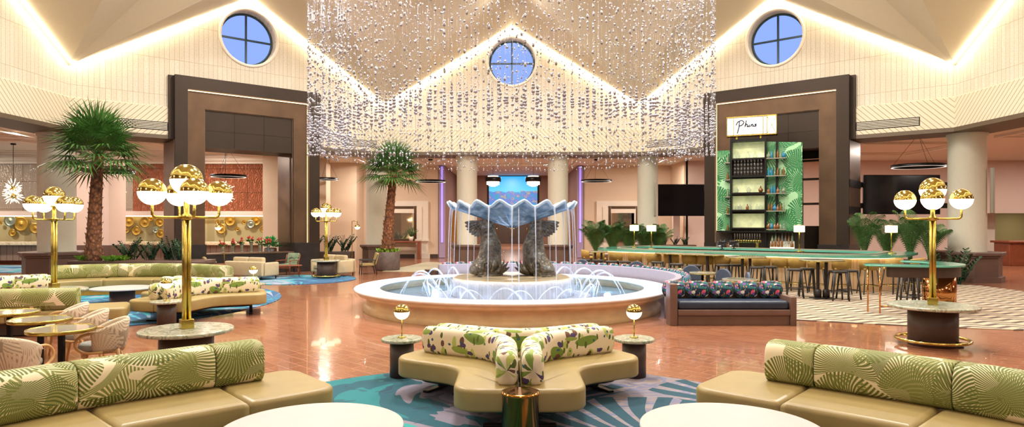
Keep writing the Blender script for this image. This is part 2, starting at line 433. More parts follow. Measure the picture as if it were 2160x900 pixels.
def area(p): return .5*sum(p[i][0]*p[(i+1)%len(p)][1]-p[(i+1)%len(p)][0]*p[i][1] for i in range(len(p)))
def normals(p):
    n = len(p); out = []
    for i in range(n):
        a, b, c = Vector(p[i-1]), Vector(p[i]), Vector(p[(i+1)%n])
        d1 = (b-a); d2 = (c-b); d1 = d1.normalized() if d1.length else d2.normalized(); d2 = d2.normalized() if d2.length else d1
        q = Vector((d1.y+d2.y, -d1.x-d2.x)); l = q.length
        if l < 1e-6: q = Vector((d1.y, -d1.x)); l = 1
        q = q/l; dt = max(.5, q.dot(Vector((d1.y, -d1.x)))); out.append(q/dt)
    return out
def rounded(poly, r, seg=6):
    rs = r if isinstance(r, (list, tuple)) else [r]*len(poly); out = []; n = len(poly)
    for i in range(n):
        a, b, c = Vector(poly[i-1]), Vector(poly[i]), Vector(poly[(i+1)%n]); d1 = (a-b); d2 = (c-b)
        l1, l2 = d1.length, d2.length; d1 = d1/l1; d2 = d2/l2
        ang = math.acos(max(-1, min(1, d1.dot(d2))))
        if rs[i] <= 0 or ang > pi-.02: out.append(tuple(b)); continue
        t = min(rs[i]/tan(ang/2), l1*.48, l2*.48); rr = t*tan(ang/2)
        ce = b+(d1+d2).normalized()*(rr/sin(ang/2)); p0 = b+d1*t; p1 = b+d2*t
        a0 = atan2(*(p0-ce).yx); a1 = atan2(*(p1-ce).yx); da = (a1-a0+pi)%(2*pi)-pi
        for k in range(seg+1): th = a0+da*k/seg; out.append((ce.x+rr*cos(th), ce.y+rr*sin(th)))
    return out
def thing(name, label, cat, loc=(0,0,0), rz=0, group=None):
    o = bpy.data.objects.new(name, None); COL.objects.link(o); o.location = loc; o.rotation_euler = (0, 0, rz)
    o['label'] = label; o['category'] = cat
    if group: o['group'] = group
    o.empty_display_size = .1
    return o
def tag(o, label, cat, group=None, kind=None):
    o['label'] = label; o['category'] = cat
    if group: o['group'] = group
    if kind: o['kind'] = kind
    return o
def kids(o): return [c for c in o.children]
def dup(o, loc=None, rz=None, label=None, group=None, parent=None, scale=None):
    c = o.copy(); COL.objects.link(c)
    if parent: c.parent = parent
    if loc is not None: c.location = loc
    if rz is not None: c.rotation_euler = (0, 0, rz)
    if label: c['label'] = label
    if group: c['group'] = group
    if scale: c.scale = (scale,)*3
    for ch in kids(o): dup(ch, parent=c)
    return c
def struct(o): o['kind'] = 'structure'; return o
def xf(loc, rz=0): return Matrix.Translation(Vector(loc)) @ Matrix.Rotation(rz, 4, 'Z')
def circle(r, n=48, c=(0,0)): return [(c[0]+r*cos(2*pi*i/n), c[1]+r*sin(2*pi*i/n)) for i in range(n)]
# ================================================================ THE ROTUNDA
ZS, ZF, ZV, ZA = 5.13, 6.30, 7.38, 11.0          # soffit, frieze top, valley, gable apex heights
CX, CY = 0.0, 16.5                               # plan centre
OCT = [(-5.87,30),(5.87,30),(15.13,22.34),(15.13,10.66),(5.87,3.0),(-5.87,3.0),(-15.13,10.66),(-15.13,22.34)]
SIDES = ['back','back_right','right','front_right','front','front_left','left','back_left']
ZK, ZC, DK = 11.0, 16.4, 6.5
def side(i):
    a, b = Vector(OCT[i]), Vector(OCT[(i+1)%8]); u = (b-a).normalized(); L = (b-a).length
    n = Vector((-u.y, u.x)); m = (a+b)/2
    if n.dot(Vector((CX,CY))-m) < 0: n = -n
    return m, u, n, L
def LM(i):
    """matrix of a wall: local x along the wall (clockwise), y towards the room, z up"""
    m, u, n, L = side(i)
    M = Matrix(((u.x, n.x, 0, m.x), (u.y, n.y, 0, m.y), (0, 0, 1, 0), (0, 0, 0, 1))); return M, L
# floor
fl = MB(); fl.box(-34, 34, -8, 72, -.3, 0); struct(fl.build('floor', 'floor'))
for i in range(8):
    M, L = LM(i); h = L/2; s = SIDES[i]
    # upper ribbed gable wall with a round window opening
    w = MB(); wc = (0, 9.41); wr = 1.06
    out = [(h, ZF), (h, ZV), (0, ZA), (-h, ZV), (-h, ZF)]
    ang = sorted([2*pi*k/72 for k in range(72)]+[atan2(p[1]-wc[1], p[0]-wc[0])%(2*pi) for p in out])
    def hit(a):
        d = Vector((cos(a), sin(a))); best = 1e9
        for k in range(5):
            p, q = Vector(out[k]), Vector(out[(k+1)%5]); e = q-p; w0 = p-Vector(wc)
            den = d.x*e.y-d.y*e.x
            if abs(den) < 1e-9: continue
            t = (w0.x*e.y-w0.y*e.x)/den; uu = (w0.x*d.y-w0.y*d.x)/den
            if t > 0 and -1e-6 <= uu <= 1+1e-6: best = min(best, t)
        return (wc[0]+d.x*best, wc[1]+d.y*best)
    vs = []; fs = []; uv = []
    for a in ang:
        p = hit(a); q = (wc[0]+wr*cos(a), wc[1]+wr*sin(a))
        for c in (p, q): vs.append((c[0], 0, c[1])); uv.append(c)
    n = len(ang)
    for k in range(n): fs.append((2*k, 2*k+1, 2*((k+1)%n)+1, 2*((k+1)%n)))
    w.add(vs, fs, uv, False, M)
    for a, b in ((0, 1),):
        pass
    # window reveal through the wall
    rv = [(wr, 0), (wr, -.55)]
    K = 48; vs = []; fs = []
    for k in range(K+1):
        a = 2*pi*k/K
        for d in (0, -.55): vs.append((wc[0]+wr*cos(a), d, wc[1]+wr*sin(a)))
    for k in range(K): fs.append((2*k, 2*k+1, 2*k+3, 2*k+2))
    w.add(vs, fs, None, True, M)
    struct(w.build('wall_'+s, 'ribs'))
    # outer face of the thick wall closes the gable towards the sky
    # chevron frieze, its ledge and the soffit under it
    f = MB(); vs = [(-h-.02, .05, ZS+.12), (h+.02, .05, ZS+.12), (h+.02, .05, ZF), (-h-.02, .05, ZF)]
    f.add(vs, [(0,1,2,3)], [(p[0], p[2]) for p in vs], False, M)
    f.add([(-h, .05, ZF), (h, .05, ZF), (h, 0, ZF+.03), (-h, 0, ZF+.03)], [(0,1,2,3)], None, False, M)
    struct(f.build('wall_'+s+'_frieze', 'frieze'))
    # soffit beam
    b = MB(); m1, u, nn, _ = side(i); k2 = 1.5*tan(pi/8)
    vs = [(-h, .08, ZS), (h, .08, ZS), (h+k2, -1.5, ZS), (-h-k2, -1.5, ZS), (-h, .08, ZS+.14), (h, .08, ZS+.14), (h+k2, -1.5, 5.4), (-h-k2, -1.5, 5.4)]
    b.add(vs, [(0,1,2,3), (0,1,5,4), (3,2,6,7)], None, False, M)
    struct(b.build('trim_soffit_%d' % (i+1), 'soffit_paint'))
    # round window: frame, crossed bars, pane
    wf = MB(); pts = [(wc[0]+1.02*cos(2*pi*k/48), -.42, wc[1]+1.02*sin(2*pi*k/48)) for k in range(49)]
    wf.tube(pts, .045, 8, M, False)
    wf.box(-.035, .035, -.46, -.38, wc[1]-1.02, wc[1]+1.02, M); wf.box(-1.02, 1.02, -.46, -.38, wc[1]-.035, wc[1]+.035, M)
    fr = struct(wf.build('window_%d' % (i+1), mat('window_iron', '22404A', .4) if i == 0 else 'window_iron'))
    g = MB(); g.add([(wc[0]+1.02*cos(a), -.43, wc[1]+1.02*sin(a)) for a in [2*pi*k/48 for k in range(48)]], [tuple(range(48))], None, False, M)
    g.build('pane', 'glass', fr)
    t2 = MB(); pts = [(wc[0]+1.12*cos(2*pi*k/48), .02, wc[1]+1.12*sin(2*pi*k/48)) for k in range(49)]; t2.tube(pts, .06, 8, M, False)
    t2.build('window_surround', 'white_trim', fr)
    # cove light strip along both gable edges
    c = MB()
    for sg in (-1, 1):
        p0 = Vector((sg*(h-.12), .17, ZV+.05)); p1 = Vector((0, .17, ZA-.03)); c.tube([p0, p1], .028, 6, M)
    struct(c.build('trim_cove_light_%d' % (i+1), 'cove_light'))
# folded roof
rf = MB(); C3 = Vector((CX, CY, ZC))
for i in range(8):
    m, u, n, L = side(i); j = (i+1)%8; m2, u2, n2, L2 = side(j)
    G = Vector((m.x, m.y, ZA)); K = Vector((m.x+n.x*DK, m.y+n.y*DK, ZK)); V1 = Vector((*OCT[i], ZV)); V2 = Vector((*OCT[j], ZV)); K2 = Vector((m2.x+n2.x*DK, m2.y+n2.y*DK, ZK))
    for tri in ((G, V1, K), (G, K, V2), (V2, K, C3), (V2, C3, K2)): rf.add([tuple(p) for p in tri], [(0,1,2)], None, False)
struct(rf.build('ceiling', 'ceiling_paint'))
# low ceiling round the rotunda
lc = MB(); OUT = [(-34,72),(34,72),(34,40),(34,-8),(0,-8),(-0.01,-8),(-34,-8),(-34,40)]
k = 1.5
ring = []
for p in OCT:
    d = Vector((p[0]-CX, p[1]-CY)).normalized(); ring.append((p[0]+d.x*1.3, p[1]+d.y*1.3))
OUT = [(-10,45),(10,45),(34,30),(34,4),(12,-8),(-12,-8),(-34,4),(-34,30)]
vs = [(p[0], p[1], 5.36) for p in ring]+[(p[0], p[1], 5.36) for p in OUT]
lc.add(vs, [(i, (i+1)%8, 8+(i+1)%8, 8+i) for i in range(8)], None, False)
lc.add([(-34,30,5.36),(-10,45,5.36),(-34,45,5.36)], [(0,1,2)], None, False)
lc.add([(34,30,5.36),(10,45,5.36),(34,45,5.36)], [(0,1,2)], None, False)
lc.add([(34,4,5.36),(12,-8,5.36),(34,-8,5.36)], [(0,1,2)], None, False); lc.add([(-34,4,5.36),(-12,-8,5.36),(-34,-8,5.36)], [(0,1,2)], None, False)
struct(lc.build('ceiling_ambulatory', 'cream_paint'))
# stepped coffer mouldings under the low ceiling
cf = MB()
def coffer(x0, x1, y0, y1, z=5.36):
    for e, zz in ((0, .10), (.28, .06)):
        for a in ((x0+e, x1-e, y0+e, y0+e+.14), (x0+e, x1-e, y1-e-.14, y1-e), (x0+e, x0+e+.14, y0+e+.14, y1-e-.14), (x1-e-.14, x1-e, y0+e+.14, y1-e-.14)):
            cf.box(*a, z-zz, z-.002)
for a in ((-22,-18.2,15,19.5),(-22,-18.2,20.5,25),(-25,-19.5,26,30.5),(-18.5,-14.5,26.5,30.5),(-13.5,-9,27.6,31.3),(-8,-4.8,32.6,36.5),(-3.5,3.5,32.4,37),(4.8,8,32.6,36.5),(9,13.5,28,31.8),(14.5,19,27,31.5),(18.4,22,15,19.5),(18.4,23,20.5,25)):
    coffer(*a)
struct(cf.build('trim_coffers', 'white_trim'))
# outer walls
def wallbox(name, m, *boxes):
    b = MB()
    for a in boxes: b.box(*a)
    return struct(b.build(name, m))
wallbox('wall_outer_left', 'pink_paint', (-34.3,-34,-8,45,0,5.4))
wallbox('wall_outer_right', 'pink_paint', (34,34.3,-8,45,0,5.4))
wallbox('wall_outer_front', 'peach_paint', (-34,34,-8.3,-8,0,5.4))
wallbox('wall_rear_left', 'peach_paint', (-34,-10.4,32.3,32.6,0,5.4))
wallbox('wall_rear_centre_left', 'peach_paint', (-8.6,-4.25,38,38.3,0,5.4), (-10.4,-8.6,36.2,36.5,0,5.4), (-8.75,-8.6,36.5,38,0,5.4), (-10.7,-10.4,32.3,36.5,0,5.4))
wallbox('wall_rear_centre_right', 'peach_paint', (4.15,9.2,38,38.3,0,5.4), (9.2,9.4,35,38.3,0,5.4))
# right rear wall with openings
wallbox('wall_rear_right', 'pink_paint', (9.3,10.35,35,35.3,0,5.4), (10.35,34,35,35.3,2.55,5.4), (11.9,25.2,35,35.3,0,2.55), (30.2,34,35,35.3,0,2.55))
wallbox('wall_rear_pilasters', 'pink_paint', (8.55,8.9,34.7,35,0,2.9),(7.7,8.1,37.8,38,0,3),(6.9,7.2,37.8,38,0,3))
# corridor behind the centre
wallbox('wall_corridor_left', 'taupe_paint', (-4.27,-3.9,38.0,66,0,5.4))
wallbox('wall_corridor_right', 'taupe_paint', (3.8,4.17,38.0,66,0,5.4))
wallbox('wall_corridor_end', 'taupe_paint', (-3.9,3.8,66,66.3,0,5.4))
wallbox('wall_corridor_header', 'taupe_paint', (-3.9,3.8,46,46.2,3.2,5.4))
wallbox('ceiling_corridor', 'cream_paint', (-4.2,4.1,45,66.3,5.36,5.5))
for sx, x0, x1 in (('left', -4.25, -3.85), ('right', 3.75, 4.15)):
    wallbox('trim_purple_cove_'+sx, mat('purple_lit_paint','A995B4',.7) if sx == 'left' else 'purple_lit_paint', (x0+.02, x1-.02, 37.9, 37.99, .02, 5.3)); wallbox('trim_purple_light_'+sx, 'purple_light', (x0+.14, x1-.14, 37.86, 37.9, .9, 5.3))  # purple glow beside the strip is put into the pilaster colour
wallbox('baseboard_rear_centre', 'dark_brown', (-8.6,-4.3,37.94,38,0,.22), (4.2,9.2,37.94,38,0,.22))
wallbox('baseboard_rear_left', 'wood_red', (-34,-10.4,32.2,32.3,0,.2))
wallbox('trim_rear_left_cornice', 'white_trim', (-34,-10.4,32.0,32.3,4.92,5.05), (-34,-10.4,31.8,32.3,5.05,5.2), (-34,-10.4,31.6,32.3,5.2,5.36))
# rear left wall dressing: carved panels, lit niche, marble ledge, slatted wood
w = MB(); w.box(-34,-18.6,32.12,32.2,2.6,4.9); struct(w.build('wall_panels_gray', 'carved_gray'))
w = MB(); w.box(-18.6,-10.6,32.12,32.2,2.6,4.9); struct(w.build('wall_panels_orange', 'carved_orange'))
wallbox('trim_niche_head', 'pink_paint', (-34,-10.4,31.9,32.2,2.38,2.6))
wallbox('wall_niche_back', 'niche_gold', (-34,-10.4,32.22,32.29,1.1,2.4))
wallbox('trim_niche_light', 'niche_light', (-34,-10.45,31.98,32.04,2.34,2.375))
wallbox('wall_wood_slats', 'wood_slats', (-34,-10.4,31.85,32.2,.2,1.1))
b = MB(); b.bbox(-33.9,-10.42,31.55,31.84,.95,1.12,.02); tag(b.build('marble_counter', 'cream_marble'), 'long cream marble counter running under the lit niche of gold discs', 'counter')
# gold panels and recess trims
for x0, x1 in ((-3.85,-3.1),(3.35,3.75)):
    pass
b = MB(); b.box(-3.89,-3.4,42,42.1,.8,2.75); struct(b.build('trim_gold_panel_1', 'gold_panel'))
b = MB(); b.box(3.3,3.79,42,42.1,.8,2.75); struct(b.build('trim_gold_panel_2', 'gold_panel'))
# doors at the end of the corridor
dr = MB(); dr.box(-1.75,-.0,65.7,65.9,.02,2.2); d1 = struct(dr.build('door_1', 'dark_brown'))
dr = MB(); dr.box(.04,1.75,65.7,65.9,.02,2.2); d2 = struct(dr.build('door_2', 'dark_brown'))
for d, xs in ((d1, (-.2,-1.5)), (d2, (.2,1.5))):
    for x in xs: h = MB(); h.tube([(x,65.62,.6),(x,65.62,1.8)], .035, 8); h.build('door_handle', 'polished_brass', d)
# white stepped surrounds on the centre rear wall
def surround(x0, x1, z1, name):
    b = MB()
    for e, dd in ((0, .16), (.35, .24)):
        b.box(x0+e, x0+e+.35, 38-dd, 38, 0, z1-e); b.box(x1-e-.35, x1-e, 38-dd, 38, 0, z1-e); b.box(x0+e+.35, x1-e-.35, 38-dd, 38, z1-e-.35, z1-e)
    b.box(x0-.1, x0+.75, 37.68, 38, 0, .28); b.box(x1-.75, x1+.1, 37.68, 38, 0, .28); b.box(x0-.06, x0+.75, 37.7, 38, .98, 1.1); b.box(x1-.75, x1+.06, 37.7, 38, .98, 1.1)
    struct(b.build(name, 'white_trim'))
surround(-7.7, -4.85, 3.3, 'trim_surround_1'); surround(4.9, 7.75, 3.3, 'trim_surround_2')
def mirror(x0, x1, z0, z1, label):
    t = thing('wall_mirror', label, 'mirror', ((x0+x1)/2, 37.75, z0)); w = (x1-x0)/2; h = z1-z0
    f = MB(); f.bbox(-w, -w+.16, 0, .1, 0, h, .015); f.bbox(w-.16, w, 0, .1, 0, h, .015); f.bbox(-w+.16, w-.16, 0, .1, h-.16, h, .015); f.bbox(-w+.16, w-.16, 0, .1, 0, .16, .015); f.build('frame', 'bronze_dark', t)
    g = MB(); g.box(-w+.16, w-.16, .05, .09, .16, h-.16); g.build('glass', 'mirror' if 'mirror' in MATS else mat('mirror', 'E8D8C0', .04, .9), t)
mirror(-7.1, -5.5, .95, 3.0, 'dark-framed mirror on the rear wall behind the palm in the round pot')
mirror(5.55, 7.3, .95, 3.0, 'dark-framed mirror on the rear wall behind the leafy hedge palms')
# console with a branch in a pot below the left mirror
t = thing('console_table', 'red-brown open console table against the rear wall below the mirror', 'table', (-6.2, 37.3, 0))
b = MB(); b.bbox(-1.0,1.0,-.3,.3,.92,1.0,.01); b.build('tabletop', 'wood_red', t)
for x in (-.92, .92): b = MB(); b.bbox(x-.08,x+.08,-.28,.28,0,.92,.01); b.build('leg', 'wood_red', t)
t = thing('potted_succulent', 'branching grey-green plant in a small white pot on the console', 'plant', (-5.75, 37.3, 1.0))
b = MB(); b.lathe([(0,0),(.1,0),(.13,.25),(.11,.25),(.09,.2),(0,.2)], 16); b.build('pot', 'white_trim', t)
b = MB()
for k in range(11):
    a = k*2.4; r = .25+.1*(k%3); b.tube([(0,0,.2),(cos(a)*r*.4,sin(a)*r*.3,.45),(cos(a)*r,sin(a)*r*.5,.6+.08*(k%4))], [.025,.02,.012], 6)
b.build('branches', 'leaf_areca', t)
# video wall and televisions
b = MB(); vs = [(-1.62,45.9,3.22),(1.78,45.9,3.22),(1.78,45.9,5.30),(-1.62,45.9,5.30)]
t = thing('video_wall', 'bright blue video screen showing coast and sky above the corridor', 'screen', (0,0,0))
b.add(vs, [(0,1,2,3)], [(0,0),(1.4,0),(1.4,1),(0,1)], False); b.build('display', 'video', t)
b = MB(); b.box(-1.72,1.88,45.92,45.99,3.2,5.34); b.build('bezel', 'black_metal', t)
def tv(x0, x1, y, z0, z1, label, bars):
    t = thing('television', label, 'television', ((x0+x1)/2, y, z0)); w = (x1-x0)/2; h = z1-z0
    b = MB(); b.bbox(-w,w,0,.09,0,h,.01); b.build('bezel', 'black_metal', t)
    b = MB(); b.box(-w+.03,w-.03,-.004,.0,.03,h-.03); b.build('display', 'tv_black', t)
    for z in (h*.22, h*.75): b = MB(); b.box(-w-bars[0], w+bars[1], .09, .17, z-.1, z+.1); b.build('mounting_bar', 'black_metal', t)
tv(7.45, 9.85, 33.4, 2.38, 4.0, 'large dark television on black bars left of the bar portal', (.3, .3))
tv(13.75, 16.75, 25.6, 2.36, 3.9, 'large dark television on black bars right of the bar portal', (.6, .5))
# ---------------------------------------------------------------- portals
def portal(i, nm, lbl):
    M, L = LM(i); P = MB()
    t = MB(); o, zi = 2.78, 7.5
    def U(mb, s1, s0, z1, z0, d0, d1, zb=0):
        mb.box(-s1, -s0, d0, d1, zb, z1, M); mb.box(s0, s1, d0, d1, zb, z1, M); mb.box(-s0, s0, d0, d1, z0, z1, M)
    zb = 1.2
    a = MB(); U(a, 2.78, 2.34, 7.5, 7.02, .0, .36, zb); a.box(-2.78, -2.34, -1.45, 0, zb, 5.1, M); a.box(2.34, 2.78, -1.45, 0, zb, 5.1, M)
    a.box(-2.95,-2.78,-.02,.12,ZS,7.5,M); a.box(2.78,2.95,-.02,.12,ZS,7.5,M)
    ou = struct(a.build('trim_portal_'+nm, 'black_panel'))
    a = MB(); a.box(-2.80,-2.781,-1.4,.3,zb,5.1,M); a.box(2.781,2.80,-1.4,.3,zb,5.1,M); a.build('outer_cladding', 'bronze_mid', ou)
    a = MB(); U(a, 2.30, 1.72, 6.98, 6.34, .0, .2, zb); a.box(-2.3, -1.72, -1.45, 0, zb, 5.1, M); a.box(1.72, 2.3, -1.45, 0, zb, 5.1, M); a.build('bronze_band', 'bronze_dark', ou)
    a = MB(); U(a, 2.34, 2.30, 7.02, 6.98, .04, .12, zb); a.build('light_slit', 'slit_light', ou)
    a = MB(); a.box(-1.72, 1.72, .0, .10, 4.9, 6.34, M); a.box(-1.72,1.72,-1.45,0,4.9,5.12,M); a.build('header_panel', 'black_panel', ou)
    a = MB()
    for k in (-.6, .55): a.box(k-.01, k+.01, .10, .106, 4.95, 6.3, M)
    a.box(-1.72,1.72,.10,.106,5.55,5.56,M); a.build('panel_joints', 'black_metal', ou)
    a = MB(); U(a, 1.74, 1.69, 6.36, 6.31, .06, .14, zb); a.build('brass_edge', 'bronze_mid', ou)
    a = MB(); a.box(-2.79,-1.70,-1.46,.37,0,zb,M); a.box(1.70,2.79,-1.46,.37,0,zb,M); a.build('stone_base', 'black_stone', ou)
    return M, ou
M7, p7 = portal(7, 'left', '')
a = MB(); a.box(-1.70, 1.70, -.5, .3, 0, .8, M7); a.build('low_wall', 'black_stone', p7)
a = MB(); a.box(-1.70, 1.70, -.55, .33, .8, .84, M7); a.build('ledge', 'bronze_mid', p7)
a = MB(); a.box(-1.72, -1.66, -1.44, -.1, 1.2, 4.9, M7); a.box(1.66, 1.72, -1.44, -.1, 1.2, 4.9, M7); a.build('jamb_lining', 'bronze_mid', p7)
M1, p1 = portal(1, 'right', '')
a = MB()
for z in (2.35, 3.35): a.box(-2.82,-2.78,-1.4,.32,z,z+.28,M1); a.box(2.78,2.82,-1.4,.32,z,z+.28,M1)
a.build('black_band', 'black_metal', p1)
# back panel with shelving to the right of the bar tower
a = MB(); a.box(-1.72,.62,-1.4,-1.3,0,4.9,M1); a.box(.62,1.72,-1.4,-1.3,4.62,4.9,M1); a.box(.62,1.72,-1.4,-1.3,0,1.9,M1); a.box(1.42,1.72,-1.4,-1.3,1.9,4.62,M1)
for z in (2.75, 3.75, 4.5): a.box(.62,1.42,-1.4,-1.3,z,z+.09,M1)
a.box(.62,.7,-1.4,-1.3,1.9,4.62,M1)
a.build('shelf_screen', 'black_panel', p1)
# linear air grilles in the frieze
for i, s0, s1, nm in ((7,-4.55,-2.98,'a'), (1,2.98,4.95,'b'), (7,4.0,5.6,'c'), (1,-5.6,-4.0,'d')):
    M, L = LM(i); a = MB()
    for k in range(5): a.box(s0, s1, .05, .09, 5.46+k*.055, 5.485+k*.055, M)
    g = struct(a.build('trim_air_grille_%d' % ({'a':1,'b':2,'c':3,'d':4}[nm]), 'cream_paint'))
    a = MB(); a.box(s0-.03, s1+.03, .045, .06, 5.43, 5.74, M); a.build('grille_backing', 'black_metal', g)
# ---------------------------------------------------------------- columns and plinths
def column(x, y, r, ph, pr, name, lbl):
    c = MB(); c.lathe([(r,ph),(r,5.0),(r+.05,5.03),(r+.05,5.16)], 40, (x,y,0))
    o = struct(c.build(name, 'column_paint'))
    oc = [(x+pr/cos(pi/8)*cos(pi/8+k*pi/4), y+pr/cos(pi/8)*sin(pi/8+k*pi/4)) for k in range(8)]
    def off(d): return [(x+(pr+d)/cos(pi/8)*cos(pi/8+k*pi/4), y+(pr+d)/cos(pi/8)*sin(pi/8+k*pi/4)) for k in range(8)]
    p = MB(); p.slab(off(.08), 0, .18, .0, flat=True); p.slab(off(0), .18, ph-.18, 0, flat=True); p.slab(off(.05), ph-.18, ph-.12, 0, flat=True); p.slab(off(.11), ph-.12, ph, .03, flat=True)
    p.build('plinth', 'plinth_wood', o); return o
column(15.95, 22.95, .575, 1.02, .95, 'trim_column_1', '')
column(-15.95, 22.95, .575, 1.02, .95, 'trim_column_2', '')
for k, px in enumerate((794, 985, 1177, 1366)): column(atY(px, 30.7), 30.7, .475, 1.02, .6, 'trim_column_%d' % (k+3), '')
column(-15.95, 10.2, .575, 1.02, .95, 'trim_column_7', ''); column(15.95, 10.2, .575, 1.02, .95, 'trim_column_8', '')
b = MB(); b.box(-18.1,-16.75,27.2,28.4,0,5.36); struct(b.build('wall_pier_left', 'pink_paint'))
b = MB(); b.bbox(-18.2,-16.65,27.1,28.5,0,1.1,.02); struct(b.build('baseboard_pier_left', 'plinth_wood'))
b = MB(); b.box(-11.65,-10.95,30.6,31.0,0,5.36); b.box(-10.2,-9.6,33.8,34.6,0,5.36); struct(b.build('wall_pier_peach', 'peach_paint'))
# wall lining strip on the columns
for x, y, z0, z1, nm in ((16.75,22.35,2.5,4.0,'1'),(8.9-.9,30.15,2.35,3.9,'2')):
    pass
for x, y, lb in ((16.42,22.38,'slim grey wall light on the right cream column'), (6.62,30.28,'slim grey wall light on the cream column left of the television')):
    b = MB(); b.bbox(x-.05,x+.05,y-.06,y+.06,2.35,3.9,.01); tag(b.build('wall_light', mat('light_gray','8F8676',.5) if 'light_gray' not in MATS else 'light_gray'), lb, 'wall light')
# reception counter and green-lit pier far right
b = MB(); b.box(25.4,27.0,36.6,38,0,2.6); b.bbox(25.2,27.2,36.4,38,0,1.0,.03); struct(b.build('wall_far_room_pier', 'white_trim'))
wallbox('wall_far_room', mat('olive_paint','8C8256',.8), (9,34,39.5,39.8,0,3.2)); wallbox('ceiling_far_room', 'cream_paint', (9,34,35.3,39.8,2.9,3.0))
t = thing('reception_desk', 'red-brown wooden reception desk at the far right edge', 'desk', (24.6, 31.3, 0))
b = MB(); b.bbox(-1.2,2.4,-.5,.5,0,1.08,.02); b.build('body', 'wood_red', t)
b = MB(); b.bbox(-1.32,2.5,-.62,.62,1.08,1.18,.03); b.build('worktop', 'wood_red', t)
# ================================================================ RUGS
def rug(name, c, r, m, label, cat='rug'):
    b = MB(); b.slab(circle(r, 96), 0.001, .018, .006); return tag(b.build(name, m, loc=(c[0], c[1], 0)), label, cat)
rug('round_rug', (0.0,5.6), 3.5, 'rug_front', 'large round teal and lavender leaf-pattern rug under the nearest star-shaped seat')
rug('round_rug', (-11.2,16.3), 5.15, 'rug_left', 'large round blue and teal rug under the further star-shaped seat on the left')
rug('round_rug', (-7.6,23.3), 2.0, 'rug_left', 'blue-green rug under the beige lounge sofas by the left portal')
b = MB(); b.slab([(-34,26.5),(-19.2,26.5),(-18.6,27.5),(-19.5,31.2),(-34,31.2)], .001, .016, .004); tag(b.build('hall_carpet', 'rug_left'), 'blue and lavender wave carpet in front of the reception counter, far left', 'carpet')
b = MB(); b.slab([(5.75,13.55),(7.8,12.72),(9.6,12.2),(13.5,11.6),(15,12.5),(15,21),(9.5,26.5),(1.5,26.5),(3.6,19.9),(5.6,15.2)], .001, .015, .004)
tag(b.build('zigzag_carpet', 'zigzag'), 'beige carpet with dark zigzag stripes under the bar stools', 'carpet')
b = MB(); b.slab([(-5.4,27.2),(-3.4,26.9),(-2.2,32),(-4.4,34)], .001, .014, .004); tag(b.build('floor_mat', mat('mat_beige','A99F86',.9,noise=.2,nscale=40)), 'pale grey-beige woven mat on the floor beside the round palm pot', 'mat')
# ================================================================ STAR-SHAPED SEATS
def backprof(c, w, z0, z1, n=20):
    """rounded bolster section (offset, z)"""
    out = []
    for k in range(n):
        a = 2*pi*k/n; e = .62
        x = abs(cos(a))**e*(1 if cos(a) >= 0 else -1); y = abs(sin(a))**e*(1 if sin(a) >= 0 else -1)
        out.append((c+x*w/2, (z0+z1)/2+y*(z1-z0)/2))
    return out[::-1]
def fil(pts, r, seg=10):
    """open path with rounded inner corners, resampled"""
    out = [Vector(pts[0])]
    for i in range(1, len(pts)-1):
        a, b, c = Vector(pts[i-1]), Vector(pts[i]), Vector(pts[i+1]); d1 = (a-b).normalized(); d2 = (c-b).normalized()
        t = min(r, (a-b).length*.49, (c-b).length*.49); p, q = b+d1*t, b+d2*t
        for k in range(seg+1): s_ = k/seg; out.append(p*(1-s_)**2+b*2*s_*(1-s_)+q*s_*s_)
    out.append(Vector(pts[-1])); res = [out[0]]
    for p in out[1:]:
        n = max(1, int((p-res[-1]).length/.07)); q = res[-1].copy()
        for k in range(1, n+1): res.append(q+(p-q)*k/n)
    return res
def star_seat(label):
    t = thing('star_shaped_sofa', label, 'sofa')
    w, L = .64, 1.36
    for k in range(3):
        a1 = -pi/2+k*2*pi/3; a2 = a1+2*pi/3
        d1, d2 = Vector((cos(a1), sin(a1))), Vector((cos(a2), sin(a2))); n1 = Vector((-d1.y, d1.x)); n2 = Vector((d2.y, -d2.x))
        g = .006; cr = w/tan(pi/3)
        ps = [d1*.0+(n1+n2)*g, d1*L+n1*g, d1*L+n1*w, d1*cr+n1*w, d2*L+n2*w, d2*L+n2*g]
        pl = rounded([tuple(p) for p in ps], [0,.02,.26,.42,.26,.02], 8)
        pl = pl[::-1] if area(pl) < 0 else pl; i0 = min(range(len(pl)), key=lambda i: Vector(pl[i]).length); pl = pl[i0:]+pl[:i0]
        md = (d1+d2).normalized(); b = MB(); b.slab(pl, .235, .455, .045, bb=.03, split=lambda q: min(range(3, len(q)-3), key=lambda i: (Vector(q[i])-md*.6).length)); b.build('seat', 'leather', t)
        b = MB(); pl2 = rounded([tuple(p*.8) for p in ps], [0,.02,.2,.3,.2,.02], 6); b.slab(pl2, .19, .24); b.build('seat_frame', 'black_metal', t)
        o = .125
        pth = fil([tuple(d1*1.24+n1*o), tuple((d1+d2)*(o/sin(2*pi/3))), tuple(d2*1.24+n2*o)], .45)
        b = MB(); b.sweep(pth, backprof(0, .225, .44, .765), .08); b.build('backrest', 'floral_fabric', t)
        # T-shaped foot under each arm
        b = MB(); Mx = Matrix.Translation((*(d1*1.05), 0)) @ Matrix.Rotation(a1, 4, 'Z')
        b.bbox(-.04,.04,-.36,.36,.018,.045,.008,Mx); b.box(-.03,.03,-.07,-.03,.045,.2,Mx); b.box(-.03,.03,.03,.07,.045,.2,Mx); b.build('leg', 'black_metal', t)
    return t
st0 = star_seat('tan leather star-shaped sofa with floral bolsters behind the polished brass drum, nearest')
st0.location = (.075,7.45,0)
dup(st0, (-6.9,14.35,0), R(-8), 'tan star-shaped sofa with floral bolsters in the middle distance on the blue rug, left', scale=1.04)
